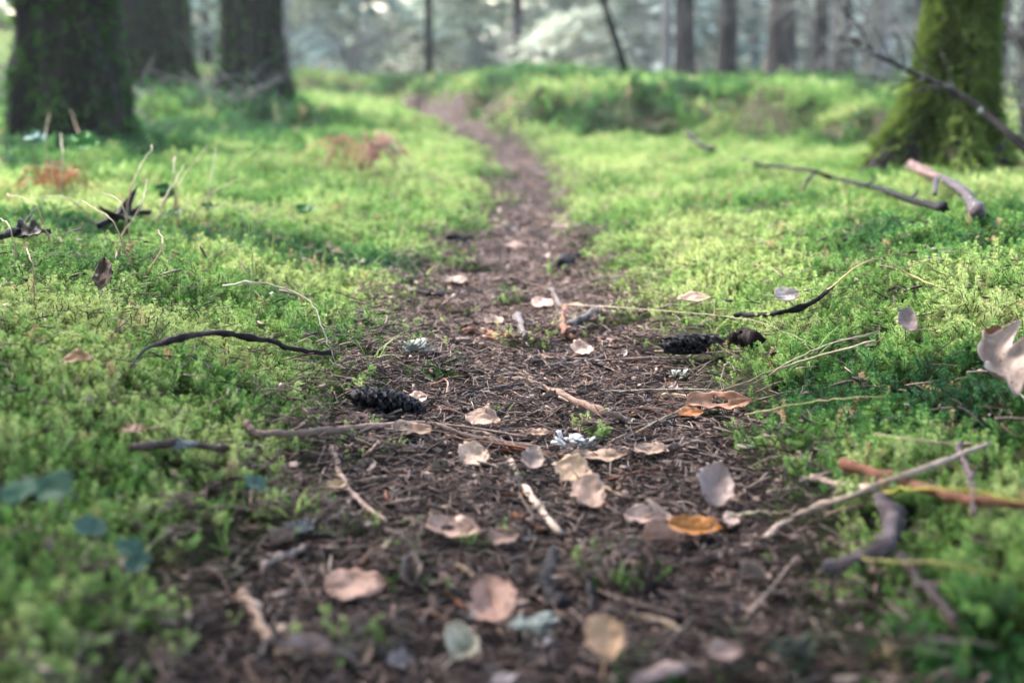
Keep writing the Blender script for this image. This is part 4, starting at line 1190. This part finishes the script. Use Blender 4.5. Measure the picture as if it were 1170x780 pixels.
rots = np.stack([rng.normal(0, .25, n), rng.normal(.05, .25, n), pts[:, 3]], 1)
tr_kind = rng.random(nt_)[pts[:, 5].astype(int)]
idx = np.where(tr_kind < .62, rng.integers(0, 3, n), rng.integers(3, 5, n)); idx = np.where(rng.random(n) < .25, rng.integers(0, 5, n), idx)
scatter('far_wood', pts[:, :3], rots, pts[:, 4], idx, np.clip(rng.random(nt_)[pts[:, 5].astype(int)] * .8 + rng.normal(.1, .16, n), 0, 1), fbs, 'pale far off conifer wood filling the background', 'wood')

# ------------------------------------------------------------------ light
w = bpy.data.worlds.new('World'); sc.world = w; w.use_nodes = True
nt = w.node_tree; bg = nt.nodes['Background']
sky = N(nt, 'ShaderNodeTexSky', sky_type='NISHITA')
sky.sun_disc = False
SUN_EL, SUN_AZ = R(46), R(-48)     # azimuth measured from +Y towards +X
sky.sun_elevation = SUN_EL; sky.sun_rotation = SUN_AZ
sky.air_density = 1.0; sky.dust_density = 3.0; sky.ozone_density = 1.0
hs = N(nt, 'ShaderNodeHueSaturation'); hs.inputs['Saturation'].default_value = .95
nt.links.new(sky.outputs[0], hs.inputs['Color']); nt.links.new(hs.outputs[0], bg.inputs['Color'])
bg.inputs['Strength'].default_value = .12
sd = bpy.data.lights.new('sun', 'SUN'); sd.energy = 1.5; sd.angle = R(35); sd.color = (1, .98, .94)
so_ = bpy.data.objects.new('sun', sd); COL.objects.link(so_)
dv = Vector((math.sin(SUN_AZ) * math.cos(SUN_EL), math.cos(SUN_AZ) * math.cos(SUN_EL), math.sin(SUN_EL)))
so_.rotation_euler = dv.to_track_quat('Z', 'Y').to_euler(); so_.location = dv * 30

mb = MB()
x0, x1, y0, y1, z0, z1 = -80, 80, -15, 125, -2.2, 14
mb.add([(x0, y0, z0), (x1, y0, z0), (x1, y1, z0), (x0, y1, z0), (x0, y0, z1), (x1, y0, z1), (x1, y1, z1), (x0, y1, z1)],
       [(0, 3, 2, 1), (4, 5, 6, 7), (0, 1, 5, 4), (1, 2, 6, 5), (2, 3, 7, 6), (3, 0, 4, 7)])
hm = bpy.data.materials.new('haze'); hm.use_nodes = True; hn = hm.node_tree
hn.nodes.remove(hn.nodes['Principled BSDF'])
pv = hn.nodes.new('ShaderNodeVolumePrincipled'); pv.inputs['Density'].default_value = HAZE; pv.inputs['Color'].default_value = (.86, .92, .90, 1); pv.inputs['Anisotropy'].default_value = .3
hn.links.new(pv.outputs[0], hn.nodes['Material Output'].inputs['Volume'])
tag(mb.build('haze', hm, smooth=False), 'pale damp air between the far trees', 'haze', kind='stuff')

# ------------------------------------------------------------------ render settings
sc.view_settings.view_transform = 'Standard'; sc.view_settings.look = 'None'
sc.view_settings.exposure = 4.08; sc.view_settings.gamma = 1.0
cy = sc.cycles
cy.use_denoising = True
try: cy.denoiser = 'OPENIMAGEDENOISE'
except Exception: pass
cy.max_bounces = 7; cy.diffuse_bounces = 4; cy.glossy_bounces = 2; cy.transmission_bounces = 4; cy.volume_bounces = 1
cy.caustics_reflective = False; cy.caustics_refractive = False
cy.use_adaptive_sampling = True; cy.adaptive_threshold = .015

# settle every mesh's normals now
for me in bpy.data.meshes:
    if len(me.polygons):
        me.polygon_normals[0].vector; me.vertex_normals[0].vector; me.corner_normals[0].vector
